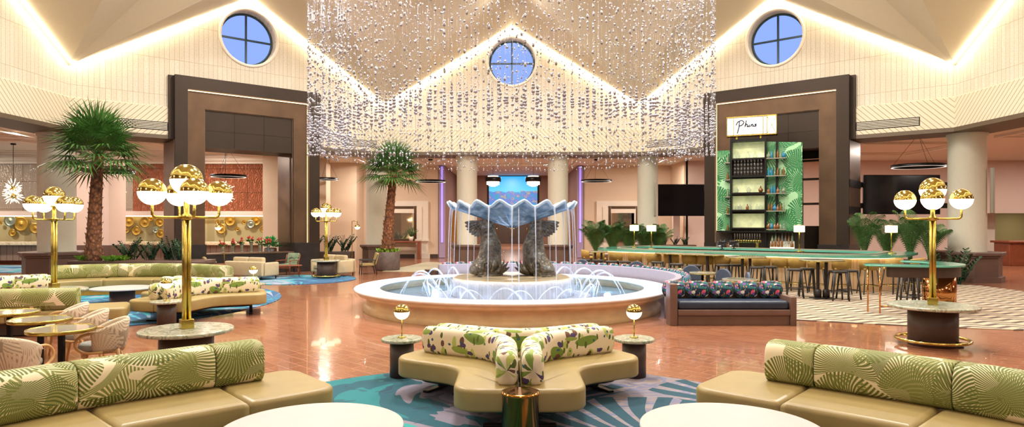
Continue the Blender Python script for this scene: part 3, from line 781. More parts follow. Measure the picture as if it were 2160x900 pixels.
dup(st0, (-12.2,15.2,0), R(15), 'star-shaped sofa whose floral bolster shows at the far left edge behind the palm-print sofa')
# brass drum
t = thing('brass_drum_table', 'polished brass drum side table in front of the nearest star-shaped sofa', 'side table', (.075,5.85,0))
b = MB(); b.lathe([(.0,.018),(.15,.018),(.165,.03),(.165,.475),(.172,.48),(.175,.49),(.17,.502),(.15,.504)], 48); b.build('drum', 'drum_metal', t)
b = MB(); b.lathe([(.15,.503),(.0,.503)], 48); b.build('tray_top', 'drum_metal', t)
# ================================================================ PALM-PRINT CURVED SOFAS
def curve(pts, n=60):
    out = []; P_ = [Vector(p) for p in pts]; P_ = [P_[0]*2-P_[1]]+P_+[P_[-1]*2-P_[-2]]
    m = len(P_)-3
    for i in range(m):
        k = max(2, n//m)
        for j in range(k):
            t_ = j/k; a, b, c, d = P_[i:i+4]
            out.append(.5*((2*b)+(c-a)*t_+(2*a-5*b+4*c-d)*t_*t_+(3*b-a-3*c+d)*t_**3))
    out.append(P_[-2]); return out
def cut(path, s0, s1):
    out = []; L = 0
    for i, p in enumerate(path):
        if i:
            d = (path[i]-path[i-1]).length
            for s_ in (s0, s1):
                if L < s_ < L+d: out.append(path[i-1].lerp(p, (s_-L)/d))
            L += d
        if s0 <= L <= s1 and not (out and (out[-1]-p).length < .004): out.append(p)
    if len(out) > 3 and (out[1]-out[0]).length < .05: out.pop(1)
    if len(out) > 3 and (out[-1]-out[-2]).length < .05: out.pop(-2)
    return out
def plen(p): return sum((p[i]-p[i-1]).length for i in range(1, len(p)))
def offp(path, o):
    n = len(path); out = []
    for i in range(n):
        d = (path[min(i+1, n-1)]-path[max(i-1, 0)]).normalized(); out.append(path[i]+Vector((-d.y, d.x))*o)
    return out
def palm_sofa(label, pts, back_side, w=1.06, b0=.78, b1=.3, seams=(1.0,2.2,3.4), loc=(0,0,0), bo=.33, gold=False, bh=.84, so=.25):
    """pts: seat centre path; backrest at +bo*back_side (left of travel positive)"""
    t = thing('curved_sofa', label, 'sofa', loc); path = curve(pts, 90); Ls = plen(path)
    cutsS = [0]+[s for s in seams if s < Ls-.3]+[Ls]
    for k in range(len(cutsS)-1):
        seg = cut(path, cutsS[k]+(.004 if k else 0), cutsS[k+1]-(.004 if k < len(cutsS)-2 else 0))
        l, r = offp(seg, w/2), offp(seg, -w/2)
        rr = [0]*(len(l)+len(r)); poly = l+r[::-1]; nl = len(l)
        if k == 0: rr[0] = .33; rr[-1] = .33; poly2 = [poly[0]]+poly[8:nl]+poly[nl:-8]+[poly[-1]]; rr = [.33]+[0]*(len(poly2)-2)+[.33]; poly = poly2
        if k == len(cutsS)-2:
            # rounded far end
            m = len(l) if k else len(l)-7
            idx = m-1
            poly = poly[:max(1, idx-7)]+[poly[idx], poly[idx+1]]+poly[idx+9:]
            rr = [0]*len(poly)
            if k == 0: rr[0] = rr[-1] = .33
            rr[max(1, idx-7)] = .33; rr[max(1, idx-7)+1] = .33
        poly = rounded([tuple(p) for p in poly], rr, 8)
        b = MB(); b.slab(poly, .24, .455, .05, bb=.035); b.build('seat', 'leather', t)
    inner = cut(path, .35, Ls-.35); l, r = offp(inner, w/2-.14), offp(inner, -w/2+.14)
    b = MB(); b.slab([tuple(p) for p in l+r[::-1]], .02, .245); b.build('base', 'gold_panel' if gold else 'dark_brown', t)
    # backrest cushions
    bp = offp(path, bo*back_side); Lb = plen(bp); cs = [b0]+[s*Lb/Ls+so for s in seams if b0+.3 < s*Lb/Ls+so < Lb-b1-.3]+[Lb-b1]
    for k in range(len(cs)-1):
        seg = cut(bp, cs[k]+.003, cs[k+1]-.003); b = MB(); b.sweep(seg, backprof(0, .40, .44, bh), .014, u0=cs[k]+7*k); b.build('back_cushion', 'palm_fabric', t)
    return t
LP = [(-1.98,6.62),(-2.85,5.85),(-3.55,5.15),(-4.0,4.35),(-4.12,3.5)]
palm_sofa('curved palm-print sofa with tan leather seat, nearest on the left', LP, -1, b0=.46, seams=(.85,1.9,2.95), so=.02)
RP = [(-x+.05, y) for x, y in LP]
palm_sofa('curved palm-print sofa with tan leather seat, nearest on the right', RP, 1, b0=.46, seams=(.85,1.9,2.95), so=.02)
palm_sofa('long curved palm-print sofa in front of the palm planter, far side of the blue rug', [(-12.9,17.3),(-12.0,18.3),(-10.9,18.75),(-9.6,18.7),(-8.55,18.2),(-7.9,17.5)], 1, b0=.75, b1=.25, seams=(1.9,3.5,4.9), gold=True)
palm_sofa('palm-print sofa seen from behind between the lamp table and the left edge', [(-7.35,12.55),(-8.3,12.1),(-9.5,11.95),(-11.2,12.2)], 1, b0=.75, b1=.2, seams=(1.7,3.1))
# ================================================================ ROUND WHITE TABLES
t = thing('round_coffee_table', 'round white-topped table at the bottom edge, left of the brass drum', 'table', (-1.56,5.12,0))
b = MB(); b.slab(circle(.705, 72), .375, .41, .01); b.build('tabletop', 'white_top', t)
b = MB(); b.lathe([(0,.018),(.3,.018),(.3,.03),(.28,.04),(.28,.375),(0,.375)], 32); b.build('pedestal', 'bench_wood', t)
dup(t, (1.715,5.12,0), 0, 'round white-topped table at the bottom edge, right of the brass drum')
dup(t, (-9.7,16.3,0), 0, 'round white-topped table on the blue rug between the far palm-print sofa and star sofa')
# ================================================================ MARBLE LAMP TABLES WITH GLOBE LAMPS
def lamp_table(label, loc, r, pr=.33, ring=False):
    t = thing('marble_pedestal_table', label, 'table', (*loc, 0))
    b = MB(); b.slab(circle(r, 64), .615, .667, .02); b.build('tabletop', 'green_marble', t)
    b = MB(); b.lathe([(0,.0),(pr,.0),(pr,.615),(0,.615)], 40); b.build('pedestal', 'dark_brown', t)
    if ring:
        b = MB(); b.tube([((pr+.17)*cos(2*pi*k/40),(pr+.17)*sin(2*pi*k/40),.1) for k in range(41)], .025, 8, cap=False)
        for k in range(4): a = k*pi/2+.5; b.tube([(pr*cos(a),pr*sin(a),.1),((pr+.17)*cos(a),(pr+.17)*sin(a),.1)], .014, 6)
        b.build('foot_rail', 'polished_brass', t)
    return t
def globe(mb_b, mb_o, c, r):
    mb_o.ball(c, r, 28, 12, t0=0, t1=pi*.5); mb_b.ball(c, r*1.006, 28, 12, t0=pi*.5, t1=pi)
def tall_lamp(label):
    t = thing('globe_lamp', label, 'lamp')
    b = MB(); b.slab(rounded([(-.075,-.075),(.075,-.075),(.075,.075),(-.075,.075)], .01), 0, .12, .008); b.build('base', 'brass', t)
    b = MB()
    for k in range(4): a = pi/4+k*pi/2; b.tube([(.026*cos(a)*1.25,.026*sin(a)*1.25,.1),(.026*cos(a)*1.25,.026*sin(a)*1.25,1.42)], .026, 12)
    b.build('pole', 'brass', t)
    b = MB(); b.lathe([(0,1.38),(.06,1.38),(.06,1.44),(.035,1.46),(.035,1.68),(0,1.68)], 20); b.lathe([(0,1.66),(.06,1.67),(.06,1.70),(0,1.70)], 20); b.build('hub', 'brass', t)
    for k in range(4):
        a = k*pi/2; M = Matrix.Rotation(a, 4, 'Z')
        b = MB(); pts = [(0,0,1.41),(.34,0,1.41)]+[(.34+.05*sin(q),0,1.46-.05*cos(q)) for q in (.4,.8,1.2,pi/2)]+[(.39,0,1.58)]
        b.tube(pts, .017, 8, M); b.lathe([(.0,1.56),(.045,1.565),(.045,1.585),(0,1.585)], 14, (.39,0,0), M); ar = b.build('arm', 'brass', t)
        o = MB(); c = MB(); p = M @ Vector((.39,0,1.725)); globe(c, o, p, .165)
        o.build('opal_globe', 'opal', ar); c.build('brass_cap', 'polished_brass', ar)
    o = MB(); c = MB(); globe(c, o, (0,0,1.89), .195); g = o.build('opal_globe', 'opal', t); c.build('brass_cap', 'polished_brass', g)
    return t
spots = [(( -4.14,8.33), .56, .32, 'nearest, behind the left palm-print sofa', R(39), False), ((6.92,10.77), .66, .36, 'on the right, beside the zigzag carpet', R(57), True),
         ((-9.37,13.4), .60, .34, 'far left, behind the small cafe tables', R(62), False), ((-6.78,23.9), .50, .33, 'in front of the beige lounge sofas by the fountain', R(36), True)]
L0 = None
for i, (loc, r, pr, where, rz, ring) in enumerate(spots):
    lamp_table('round marble table, '+where, loc, r, pr, ring)
    lb = 'tall five-globe brass lamp, '+where
    if L0 is None: L0 = tall_lamp(lb); L0.location = (*loc, .667); L0.rotation_euler = (0,0,rz)
    else: dup(L0, (*loc, .667), rz, lb)
def small_table(label, loc, r=.26):
    t = thing('marble_side_table', label, 'side table', (*loc, 0))
    b = MB(); b.slab(circle(r, 48), .475, .52, .018); b.build('tabletop', 'green_marble', t)
    b = MB(); b.lathe([(0,0),(r*.58,0),(r*.58,.475),(0,.475)], 32); b.build('pedestal', 'dark_brown', t)
def small_lamp(label):
    t = thing('globe_table_lamp', label, 'lamp')
    b = MB(); b.lathe([(0,0),(.055,0),(.055,.012),(.012,.018),(0,.018)], 24); b.build('base', 'brass', t)
    b = MB(); b.tube([(0,0,.012),(0,0,.25)], .008, 8); b.build('pole', 'brass', t)
    o = MB(); c = MB(); globe(c, o, (0,0,.335), .1); g = o.build('opal_globe', 'opal', t); c.build('brass_cap', 'polished_brass', g); return t
S0 = None
for loc, w_ in (((-1.43,8.5),'left of the nearest star-shaped sofa'), ((1.585,8.5),'right of the nearest star-shaped sofa'), ((-6.4,16.2),'at the right tip of the further star-shaped sofa'), ((-6.62,12.55),'at the front of the further star-shaped sofa')):
    small_table('small round marble side table '+w_, loc, .265 if loc[1] < 10 else .29)
    lb = 'small brass globe lamp '+w_
    if S0 is None: S0 = small_lamp(lb); S0.location = (*loc, .52)
    else: dup(S0, (*loc, .52), 0, lb)
# ================================================================ CAFE TABLES AND TUB CHAIRS
def cafe_table(label):
    t = thing('cafe_table', label, 'table')
    b = MB(); b.slab(circle(.355, 56), .715, .725, .003); b.build('glass_top', mat('smoky_top','A9A48E',.08,noise=.1,coat=.6) if 'smoky_top' not in MATS else 'smoky_top', t)
    b = MB(); b.lathe([(.33,.69),(.362,.69),(.367,.70),(.367,.725),(.362,.732),(.352,.732),(.352,.715),(.33,.715)], 56); b.build('brass_rim', 'brass', t)
    b = MB(); b.bbox(-.03,.03,-.03,.03,.02,.69,.005); b.lathe([(0,.69),(.18,.69),(.18,.715),(0,.715)], 24); b.build('pole', 'black_metal', t)
    b = MB(); b.lathe([(0,0),(.21,0),(.21,.012),(.05,.03),(0,.03)], 32); b.build('base', 'black_metal', t); return t
c0 = cafe_table('round brass-rimmed cafe table nearest the front left sofa'); c0.location = (-5.47,7.95,0)
dup(c0, (-6.3,8.75,0), 0, 'middle one of the three brass-rimmed cafe tables on the left')
dup(c0, (-7.25,9.45,0), 0, 'furthest of the three brass-rimmed cafe tables, cut by the left edge')
def tub_chair(label):
    t = thing('tub_chair', label, 'chair')          # faces -y ; back towards +y
    b = MB(); b.slab(rounded([(-.24,-.26),(.24,-.26),(.22,.2),(-.22,.2)], .16), .41, .49, .03); b.build('seat', 'cushion_gray', t)
    b = MB(); n = 40; prof = []; vs = []; fs = []; uv = []
    for i in range(n+1):
        q = -1+2*i/n; a = pi/2+q*R(112); h = .80-.17*abs(q)**2.2; e = 1-.0*abs(q)
        zs = [.38,.44,.6,h-.03,h,h-.03,.6,.46,.44]; rs = [.235,.262,.285,.302,.285,.262,.245,.235,.225]
        for j in range(9):
            rr = rs[j]*(1.0); vs.append((rr*1.02*cos(a), rr*1.0*sin(a), zs[j])); uv.append((a*.3, zs[j]))
    for i in range(n):
        for j in range(9): fs.append((i*9+j, (i+1)*9+j, (i+1)*9+(j+1)%9, i*9+(j+1)%9))
    fs.append(tuple(range(9))); fs.append(tuple(n*9+j for j in range(8,-1,-1)))
    b.add(vs, fs, uv); b.build('backrest', 'chair_fabric', t)
    for sx in (-1, 1):
        b = MB(); pts = []
        for k in range(13):
            q = -pi/2+pi*k/12; pts.append((sx*(.27+.0*cos(q)), -.10-.17*cos(q), .52+.12*sin(q)))
        b.tube([(sx*.27,.02,.40)]+pts+[(sx*.275,.0,.64)], .017, 8); b.build('armrest', 'wood_light', t)
        for sy in (-1, 1):
            b = MB(); b.tube([(sx*.17,sy*.17,.42),(sx*.235,sy*.235,0)], [.024,.014], 10); b.build('leg', 'wood_light', t)
    b = MB(); b.slab(rounded([(-.21,-.21),(.21,-.21),(.21,.21),(-.21,.21)], .1), .37, .41, .01); b.build('seat_frame', 'wood_light', t)
    return t
h0 = tub_chair('leaf-patterned tub chair with its back to the camera at the nearest cafe table'); h0.location = (-5.52,7.22,0); h0.rotation_euler = (0,0,R(176))
dup(h0, (-5.22,8.35,0), R(-62), 'leaf-patterned tub chair on the right of the nearest cafe table')
dup(h0, (-5.98,9.15,0), R(-62), 'leaf-patterned tub chair on the right of the middle cafe table')
dup(h0, (-6.75,9.9,0), R(-62), 'leaf-patterned tub chair on the right of the furthest cafe table')
dup(h0, (-6.62,7.85,0), R(130), 'tub chair cut by the left edge, only its wooden arm and legs in view')
# ================================================================ THE FOUNTAIN
t = thing('fountain', 'round stone fountain with a scalloped bowl on two upright bronze fish', 'fountain', (0,16,0)); FT = t
b = MB(); b.lathe([(3.55,0),(3.56,.1),(3.50,.14),(3.48,.16),(3.48,.26),(3.52,.30),(3.60,.335),(3.66,.36),(3.69,.40),(3.68,.42),(3.72,.43),(3.72,.45)], 128); b.build('outer_wall', 'stone_travertine', t)
b = MB(); b.lathe([(3.72,.445),(3.76,.455),(3.76,.49),(3.74,.505),(3.2,.505),(3.17,.495),(3.17,.46),(3.2,.45)], 128); b.build('rim', 'stone_rim', t)
b = MB(); b.lathe([(3.2,.46),(3.26,.44),(3.26,.38),(3.34,.34),(3.34,.28),(3.4,.24),(3.4,.1),(0,.1)], 128); b.build('basin', 'stone_travertine', t)
b = MB(); b.lathe([(3.39,.27),(1.2,.27)], 96); b.build('water', 'water', t)
b = MB(); b.lathe([(1.3,.1),(1.3,.42),(1.34,.5),(1.43,.55),(1.46,.62),(1.44,.68),(1.36,.715),(0,.72)], 96); b.build('plinth', 'stone_plinth', t)
b = MB(); b.lathe([(.8,.72),(.8,.735),(0,.74)], 64); b.lathe([(1.40,.70),(1.36,.722),(.9,.728)], 64); b.build('plinth_top', mat('stone_ochre','A29376',.35,noise=.2,nscale=5), t)
# the scalloped bowl: fluted cone with a wavy lip
n, k = 216, 16; vs = []; fs = []
NS = 18
def bowl(a, t_, inner=0):
    w_ = .4*(1-2*abs(sin(NS/2*a)))+.6*cos(NS*a); r = .12+1.40*t_*(1+.035*w_*t_*t_); z = 1.93+.50*t_**1.1
    z += w_*(.035*t_+.035*t_**2.5)
    curl = max(0, t_-.9)/.1; z -= curl**2*.02
    return (r*cos(a), r*sin(a), z+inner)
b = MB()
for inner in (0, .035):
    vs = []; fs = []
    for i in range(n+1):
        for j in range(k+1): vs.append(bowl(2*pi*i/n, j/k, inner))
    for i in range(n):
        for j in range(k):
            q = (i*(k+1)+j, (i+1)*(k+1)+j, (i+1)*(k+1)+j+1, i*(k+1)+j+1); fs.append(q if inner == 0 else q[::-1])
    b.add(vs, fs)
vs = []
for i in range(n+1): a = 2*pi*i/n; vs += [bowl(a, 1, 0), bowl(a, 1, .035)]
b.add(vs, [(2*i, 2*i+2, 2*i+3, 2*i+1) for i in range(n)])
b.lathe([(0,1.90),(.12,1.90),(.16,1.95),(.1,1.98)], 24); b.build('scalloped_bowl', 'bowl_patina', t)
b = MB(); b.tube([bowl(2*pi*i/n, 1.0, .03) for i in range(n+1)], .036, 8, cap=False); b.build('bowl_lip', mat('lip_patina','A9BFCC',.3,noise=.15), t)
# fish, heads down
def fish(sx):
    b = MB(); X0 = .66*sx
    # body centre line from the snout on the plinth up to the tail wrist; (x out, z, half width x, half depth y)
    sp = [(.66,.735,.30,.24),(.67,.80,.39,.32),(.65,.92,.405,.36),(.61,1.04,.36,.34),(.56,1.16,.29,.28),(.53,1.32,.275,.25),(.52,1.47,.265,.235),(.54,1.62,.225,.20),(.58,1.78,.185,.17),(.60,1.92,.17,.155),(.61,2.10,.18,.17)]
    n = 28; vs = []; fs = []
    for (x, z, rx, ry) in sp:
        for j in range(n):
            a = 2*pi*j/n; vs.append((sx*x+rx*cos(a), ry*sin(a), z))
    for i in range(len(sp)-1):
        for j in range(n): fs.append((i*n+j, i*n+(j+1)%n, (i+1)*n+(j+1)%n, (i+1)*n+j))
    fs.append(tuple(range(n-1,-1,-1))); b.add(vs, fs)
    body = b.build('fish', 'fish_bronze', FT)
    m = body.modifiers.new('Subdivision', 'SUBSURF'); m.levels = 1; m.render_levels = 2
    # lips: thick curled mouth round the outside of the head
    b = MB()
    for dz, rr, out in ((.80,.035,.02),(.745,.045,.05)):
        b.tube([(sx*(.66+(.37+out*.6)*cos(a)), -.0+(.30+out*.5)*sin(a), dz-.02*cos(a)) for a in [(-pi*.62+1.24*pi*k/16) if sx > 0 else (pi*.38+1.24*pi*k/16) for k in range(17)]], rr, 8)
    b.build('lips', 'fish_bronze', body)
    # brow ridges and eyes on the camera side and the far side
    for sy in (-1, 1):
        b = MB(); ex, ey, ez = sx*.60, sy*.355, .99
        b.ball((ex, ey, ez), .045, 14, 8); b.tube([(ex+.085*cos(a), ey*.985, ez+.085*sin(a)) for a in [2*pi*k/20 for k in range(21)]], .018, 6, cap=False)
        b.build('eye', 'fish_bronze', body)
        b = MB(); pts = [(sx*(.40+.1*q), sy*(.26+.06*sin(q*2)), 1.16-.33*q) for q in [k/8 for k in range(9)]]; b.tube(pts, [.012,.03,.035,.035,.03,.03,.025,.02,.012], 8); b.build('gill', 'fish_bronze', body)
        # pectoral fins: pointed curling leaves rising from the plinth towards the middle
        b = MB()
        for q, (L, el, ln_) in enumerate(((.36,.35,0),(.38,.75,.04),(.34,1.12,.07),(.26,1.4,.1))):
            o_ = Vector((sx*.40, sy*(.12+.04*q), .78)); pts = []; 
            for k in range(8):
                s_ = k/7; an = el*(.25+.85*s_); pts.append((o_.x-sx*(L*s_*cos(an*.75)), o_.y+sy*.06*sin(pi*s_), o_.z+L*s_*sin(an)+.02))
            b.tube(pts, [.055*(1-(2*k/7-.75)**2*.30)*(1-.93*(k/7)**2.5) for k in range(8)], 8)
        b.build('pectoral_fin', 'fish_bronze', body)
    # tail fin: pleated fan spreading outwards under the bowl
    for yo in (-.07, .10):
        b = MB(); na, nr_ = 56, 8; vs = []; fs = []
        for face in (-1, 1):
            for i in range(na+1):
                f = i/na; a = R(22)-f*R(78); pl = abs(sin(f*pi*7)); L = .60*(1-.42*f)*(.90+.10*pl)
                for j in range(nr_+1):
                    s_ = j/nr_; r = .04+(L-.04)*s_; droop = .16*s_*s_
                    vs.append((sx*(.62+r*cos(a)*.95), yo+(.035*pl*s_+.008+.010*(1-s_))*face+.03*sin(pi*s_), 2.0+r*sin(a)*.8-droop+.05*s_))
        m_ = (na+1)*(nr_+1)
        for face in (0, 1):
            for i in range(na):
                for j in range(nr_): a = face*m_+i*(nr_+1)+j; fs.append((a, a+1, a+nr_+2, a+nr_+1) if face else (a, a+nr_+1, a+nr_+2, a+1))
        for i in range(na): a = i*(nr_+1)+nr_; fs.append((a, a+nr_+1, m_+a+nr_+1, m_+a))
        for e in (0, na):
            for j in range(nr_): a = e*(nr_+1)+j; fs.append((a, a+1, m_+a+1, m_+a))
        b.add(vs, fs); b.build('tail_fin', 'fish_bronze', body)
fish(-1); fish(1)
# falling water from every trough of the lip
falls = list(range(-170, 190, 20))
for dg in falls:
    a = R(dg); b = MB(); p = Vector((cos(a), sin(a), 0)); pts = []; rs = []
    for k in range(12):
        s_ = k/11; z = 2.36-s_*s_*1.0-s_*.62*1 if False else 2.38-1.66*s_**1.6
        r_ = 1.47+.10*s_**.6; pts.append((p.x*r_, p.y*r_, max(z, .70 if r_ < 1.45 else .28)-(0.4*s_**3))); rs.append(.026*(1-s_)**4+.010)
    pts = [(x, y, max(z, .28)) for x, y, z in pts]
    b.tube(pts, rs, 8); b.build('water_stream', 'falling_water', t)
    if dg % 100 == 10:
        b = MB(); a2 = a+.10; q = Vector((cos(a2), sin(a2), 0)); b.tube([(q.x*(1.49+.05*k/7), q.y*(1.49+.05*k/7), 2.36-2.08*(k/7)**1.5) for k in range(8)], [.012]*8, 6); b.build('water_stream', 'falling_water', t)
# arching jets standing in the basin
jets = 12
for j in range(jets):
    a = 2*pi*(j+.5)/jets
    for sp_, hh, w_ in ((.42,.36,.018),(-.36,.30,.014)):
        b = MB(); pts = []
        r0 = 1.98 if j % 2 else 2.05
        for k in range(13):
            s_ = k/12; an = a+(s_)*sp_/ r0*1.9; rr = r0+.10*sin(pi*s_)
            pts.append((rr*cos(an), rr*sin(an), .27+hh*4*s_*(1-s_)*(1 if s_ < 1 else 1)))
        b.tube(pts, [w_*(.5+.9*k/12) for k in range(13)], 8); b.build('water_jet', 'jet_water', t)
for a in (R(150), R(172), R(195), R(-12), R(8), R(30), R(48), R(132)):
    b = MB(); pts = [((2.75-1.0*s_)*cos(a+s_*.1), (2.75-1.0*s_)*sin(a+s_*.1), .27+.62*3.6*s_*(1-s_)) for s_ in [k/12 for k in range(13)]]
    b.tube(pts, [.010+.022*k/12 for k in range(13)], 8); b.build('water_jet', 'jet_water', t)
b = MB(); b.lathe([(1.46,.68),(1.50,.60),(1.50,.28)], 96); b.lathe([(1.52,.275),(1.9,.276)], 64); b.build('water_sheet', 'sheet_water', t)
# ================================================================ CURVED BOOTH ROUND THE FOUNTAIN
arcA = [R(d) for d in range(123, -39, -3)]
def arc(r, a0=123, a1=-37, n=54): return [Vector((r*cos(R(a0+(a1-a0)*k/n)), 16+r*sin(R(a0+(a1-a0)*k/n)))) for k in range(n+1)]
t = thing('curved_booth', 'long curved booth with a grey-brown back wrapping the far side of the fountain', 'bench', (0,0,0))
b = MB(); pl = arc(3.88,a1=-34)+arc(4.02,a1=-34)[::-1]; b.slab([tuple(p) for p in pl], 0, .79, .01); b.build('back_wall', mat('booth_back','8C8286',.45,noise=.04), t)
b = MB(); pl = arc(4.03,a1=-25)+arc(4.62,a1=-25)[::-1]; b.slab([tuple(p) for p in pl], 0, .3, 0); b.build('base', 'bench_wood', t)
b = MB(); pl = arc(4.04,a1=-25)+arc(4.64,a1=-25)[::-1]; b.slab([tuple(p) for p in pl], .3, .46, .05); b.build('seat', 'seat_blue', t)
b = MB(); b.box(-.07,.07,-.0,.75,0,.6,xf((4.03*cos(R(123)),16+4.03*sin(R(123)),0),R(123)-pi/2)); b.build('end_post', 'dark_brown', t)
def pillow(label=None, gname=None, w=.62, h=.34, d=.2):
    b = MB(); n = 24
    prof = [(h/2*cos(a), d/2*sin(a)) for a in [2*pi*k/16 for k in range(16)]]
    vs = []; fs = []; uv = []; m = 17; L = 13
    for i in range(L):
        s_ = -1+2*i/(L-1); e = (1-abs(s_)**6)**.35 if abs(s_) < 1 else .25; e = max(e, .3)*(.93+.07*cos(s_*2))
        for j in range(m):
            a = 2*pi*j/16; vs.append((s_*w/2, d/2*sin(a)*e, h/2+h/2*cos(a)*e)); uv.append((s_*w/2, a*.17))
    for i in range(L-1):
        for j in range(16): fs.append((i*m+j, (i+1)*m+j, (i+1)*m+j+1, i*m+j+1))
    fs.append(tuple(range(16))[::-1]); fs.append(tuple((L-1)*m+j for j in range(16)))
    b.add(vs, fs, uv); return b.build('bolster_cushion', 'tropical_pillow')
pw = pillow(); tag(pw, '', 'cushion')
ords = ['leftmost','second from the left','third from the left','second from the right','rightmost']
xs = [3.31,3.79,4.29,4.79,5.29]
for k, x in enumerate(xs):
    lb = 'tropical flower cushion on the straight dark bench, %s of five' % ords[k]
    o = pw if k == 0 else pw.copy()
    if k: COL.objects.link(o)
    o.location = (x,13.37,.478); o.rotation_euler = (R(-8),0,0); o.scale = (.78,1,1.05); o['label'] = lb; o['group'] = 'flower cushions on the straight bench'
rg = 26
for k in range(rg):
    d = 118-k*(118+23)/(rg-1); a = R(d); o = pw.copy(); COL.objects.link(o)
    o.location = (4.15*cos(a), 16+4.15*sin(a), .47); o.rotation_euler = (0,0,a-pi/2); o.scale = (.62,.9,1.12)
    o['label'] = 'tropical flower cushion in the row along the top of the curved booth'; o['group'] = 'flower cushions along the curved booth'
t = thing('straight_bench', 'dark wood bench with black cushion facing the camera right of the fountain', 'bench', (4.35,13.2,0))
b = MB(); b.bbox(-1.1,1.1,-.36,.30,0,.2,.01); b.bbox(-1.1,1.1,-.40,.30,.2,.31,.01); b.build('base', 'bench_wood', t)
b = MB(); b.bbox(-1.1,1.1,-.36,.22,.31,.475,.05); b.build('seat', 'seat_blue', t)
b = MB(); b.bbox(-1.1,1.1,.30,.36,0,.78,.01); b.build('backrest', 'bench_wood', t)
b = MB(); b.bbox(1.1,1.22,-.40,.42,0,.56,.01); b.build('armrest', 'bench_wood', t)
b = MB(); b.bbox(-1.26,-1.11,-.40,-.05,0,.81,.01); b.build('end_panel', 'bench_wood', t)
# ================================================================ PALMS AND PLANTERS
def fan_leaf(mb, base, d, L, rnd, n=20, droop=.25):
    """petiole and a fan of pointed leaflets"""
    d = Vector(d).normalized(); side_ = d.cross(Vector((0,0,1)))
    if side_.length < .1: side_ = Vector((1,0,0))
    side_.normalize(); up = side_.cross(d).normalized(); base = Vector(base)
    pet = base+d*L*.45-Vector((0,0,droop*.06*L)); mb.tube([base, pet], [.014,.009], 5)
    for k in range(n):
        q = -1+2*k/(n-1); a = q*R(105); l = L*.62*(1-.35*abs(q)**1.5)*rnd.uniform(.88,1.08)
        ld = (d*cos(a)+side_*sin(a)).normalized(); ws = up.cross(ld).normalized()*.024
        p1 = pet+ld*l*.5+up*.03; p2 = pet+ld*l-Vector((0,0,droop*l*rnd.uniform(.4,1.1)))
        mb.add([pet-ws*.4, pet+ws*.4, p1+ws*1.25, p1-ws*1.25, p2], [(0,1,2,3),(3,2,4)], None, True)
def fan_palm(label, loc, zb, tx, ztop, R0, r1, crown, seed, squash=1.0, nf=50):
    rnd = random.Random(seed); t = thing('fan_palm', label, 'palm', (*loc, zb))
    H = ztop-zb; b = MB(); pts = [(tx*(s_**1.5), 0, H*s_) for s_ in [k/14 for k in range(15)]]
    rr = [R0*1.25-(R0*1.25-r1)*min(1, (k/14)*1.1)**.7 for k in range(15)]
    b.tube(pts, rr, 16); b.build('trunk', 'trunk', t)
    b = MB()
    for k in range(int(H*26)):       # old leaf bases wrapped round the trunk
        s_ = (k+.5)/int(H*26); a = k*2.39996; x = tx*(s_**1.5); r = R0*1.25-(R0*1.25-r1)*min(1, s_*1.1)**.7; sz = (1.5-.8*s_)*rnd.uniform(.8,1.1)*R0*.55
        o = Vector((x+r*.85*cos(a), r*.85*sin(a), H*s_)); e = Vector((cos(a), sin(a), 0)); tn = Vector((-sin(a), cos(a), 0))
        tip = o+e*sz*.62+Vector((0,0,sz*.9))
        b.add([o-tn*sz*.6-Vector((0,0,sz*.4)), o+tn*sz*.6-Vector((0,0,sz*.4)), o+tn*sz*.35+e*sz*.4+Vector((0,0,sz*.5)), o-tn*sz*.35+e*sz*.4+Vector((0,0,sz*.5)), tip, o+Vector((0,0,sz*.5))], [(0,1,2,3),(3,2,4),(2,5,4),(5,3,4)], None, False)
    b.build('leaf_bases', 'boot', t)
    b = MB(); top = Vector((tx, 0, H))
    for k in range(nf):
        a = k*2.39996; el = R(-26+112*((k+.5)/nf)**.9)+rnd.uniform(-.1,.1)
        d = (cos(a)*cos(el), sin(a)*cos(el), sin(el)*squash); fan_leaf(b, top-Vector((0,0,.1)), d, crown*rnd.uniform(.85,1.08), rnd, droop=.30 if el < .9 else .12)
    b.build('crown', 'leaf', t); return t
fan_palm('tall fan palm with reddish trunk rising from the long planter on the left', (-13.36,20.9), .8, .16, 4.2, .20, .155, 1.85, 3)
fan_palm('tall fan palm in the round stone pot left of the fountain', (-5.32,28.0), .72, .26, 4.2, .22, .15, 1.62, 5, nf=46)
def tuft(mb, c, r, n, rnd, h=.2, w=.05):
    for k in range(n):
        a = rnd.uniform(0, 2*pi); q = sqrt(rnd.random())*r; p = Vector((c[0]+q*cos(a), c[1]+q*sin(a), c[2])); b_ = rnd.uniform(0, 2*pi)
        e = Vector((cos(b_), sin(b_), 0)); hh = h*rnd.uniform(.5,1.1); tn = Vector((-sin(b_), cos(b_), 0))*w
        mb.add([p, p+e*hh*.4+tn+Vector((0,0,hh*.6)), p+e*hh*.9+Vector((0,0,hh*.75)), p+e*hh*.4-tn+Vector((0,0,hh*.6))], [(0,1,2,3)], None, False)
t = thing('round_stone_pot', 'round brown stone pot holding the fan palm left of the fountain', 'pot', (-5.32,28.0,0))
b = MB(); b.lathe([(0,.0),(.48,.0),(.52,.05),(.52,.78),(.5,.8),(.46,.8),(.46,.72),(0,.72)], 40); b.build('pot', 'pot_stone', t)
b = MB(); b.lathe([(.47,.73),(0,.75)], 30); b.build('soil', 'soil', t)
b = MB(); tuft(b, (0,0,.75), .44, 150, random.Random(2), .26, .05)
tag(b.build('low_greenery', 'leaf_lime', loc=(-5.32,28.0,0)), 'lime-green low leaves growing round the trunk in the round pot', 'greenery', kind='stuff')
t = thing('long_planter', 'long dark brown planter box behind the far palm-print sofa', 'planter', (-12.2,21.2,0))
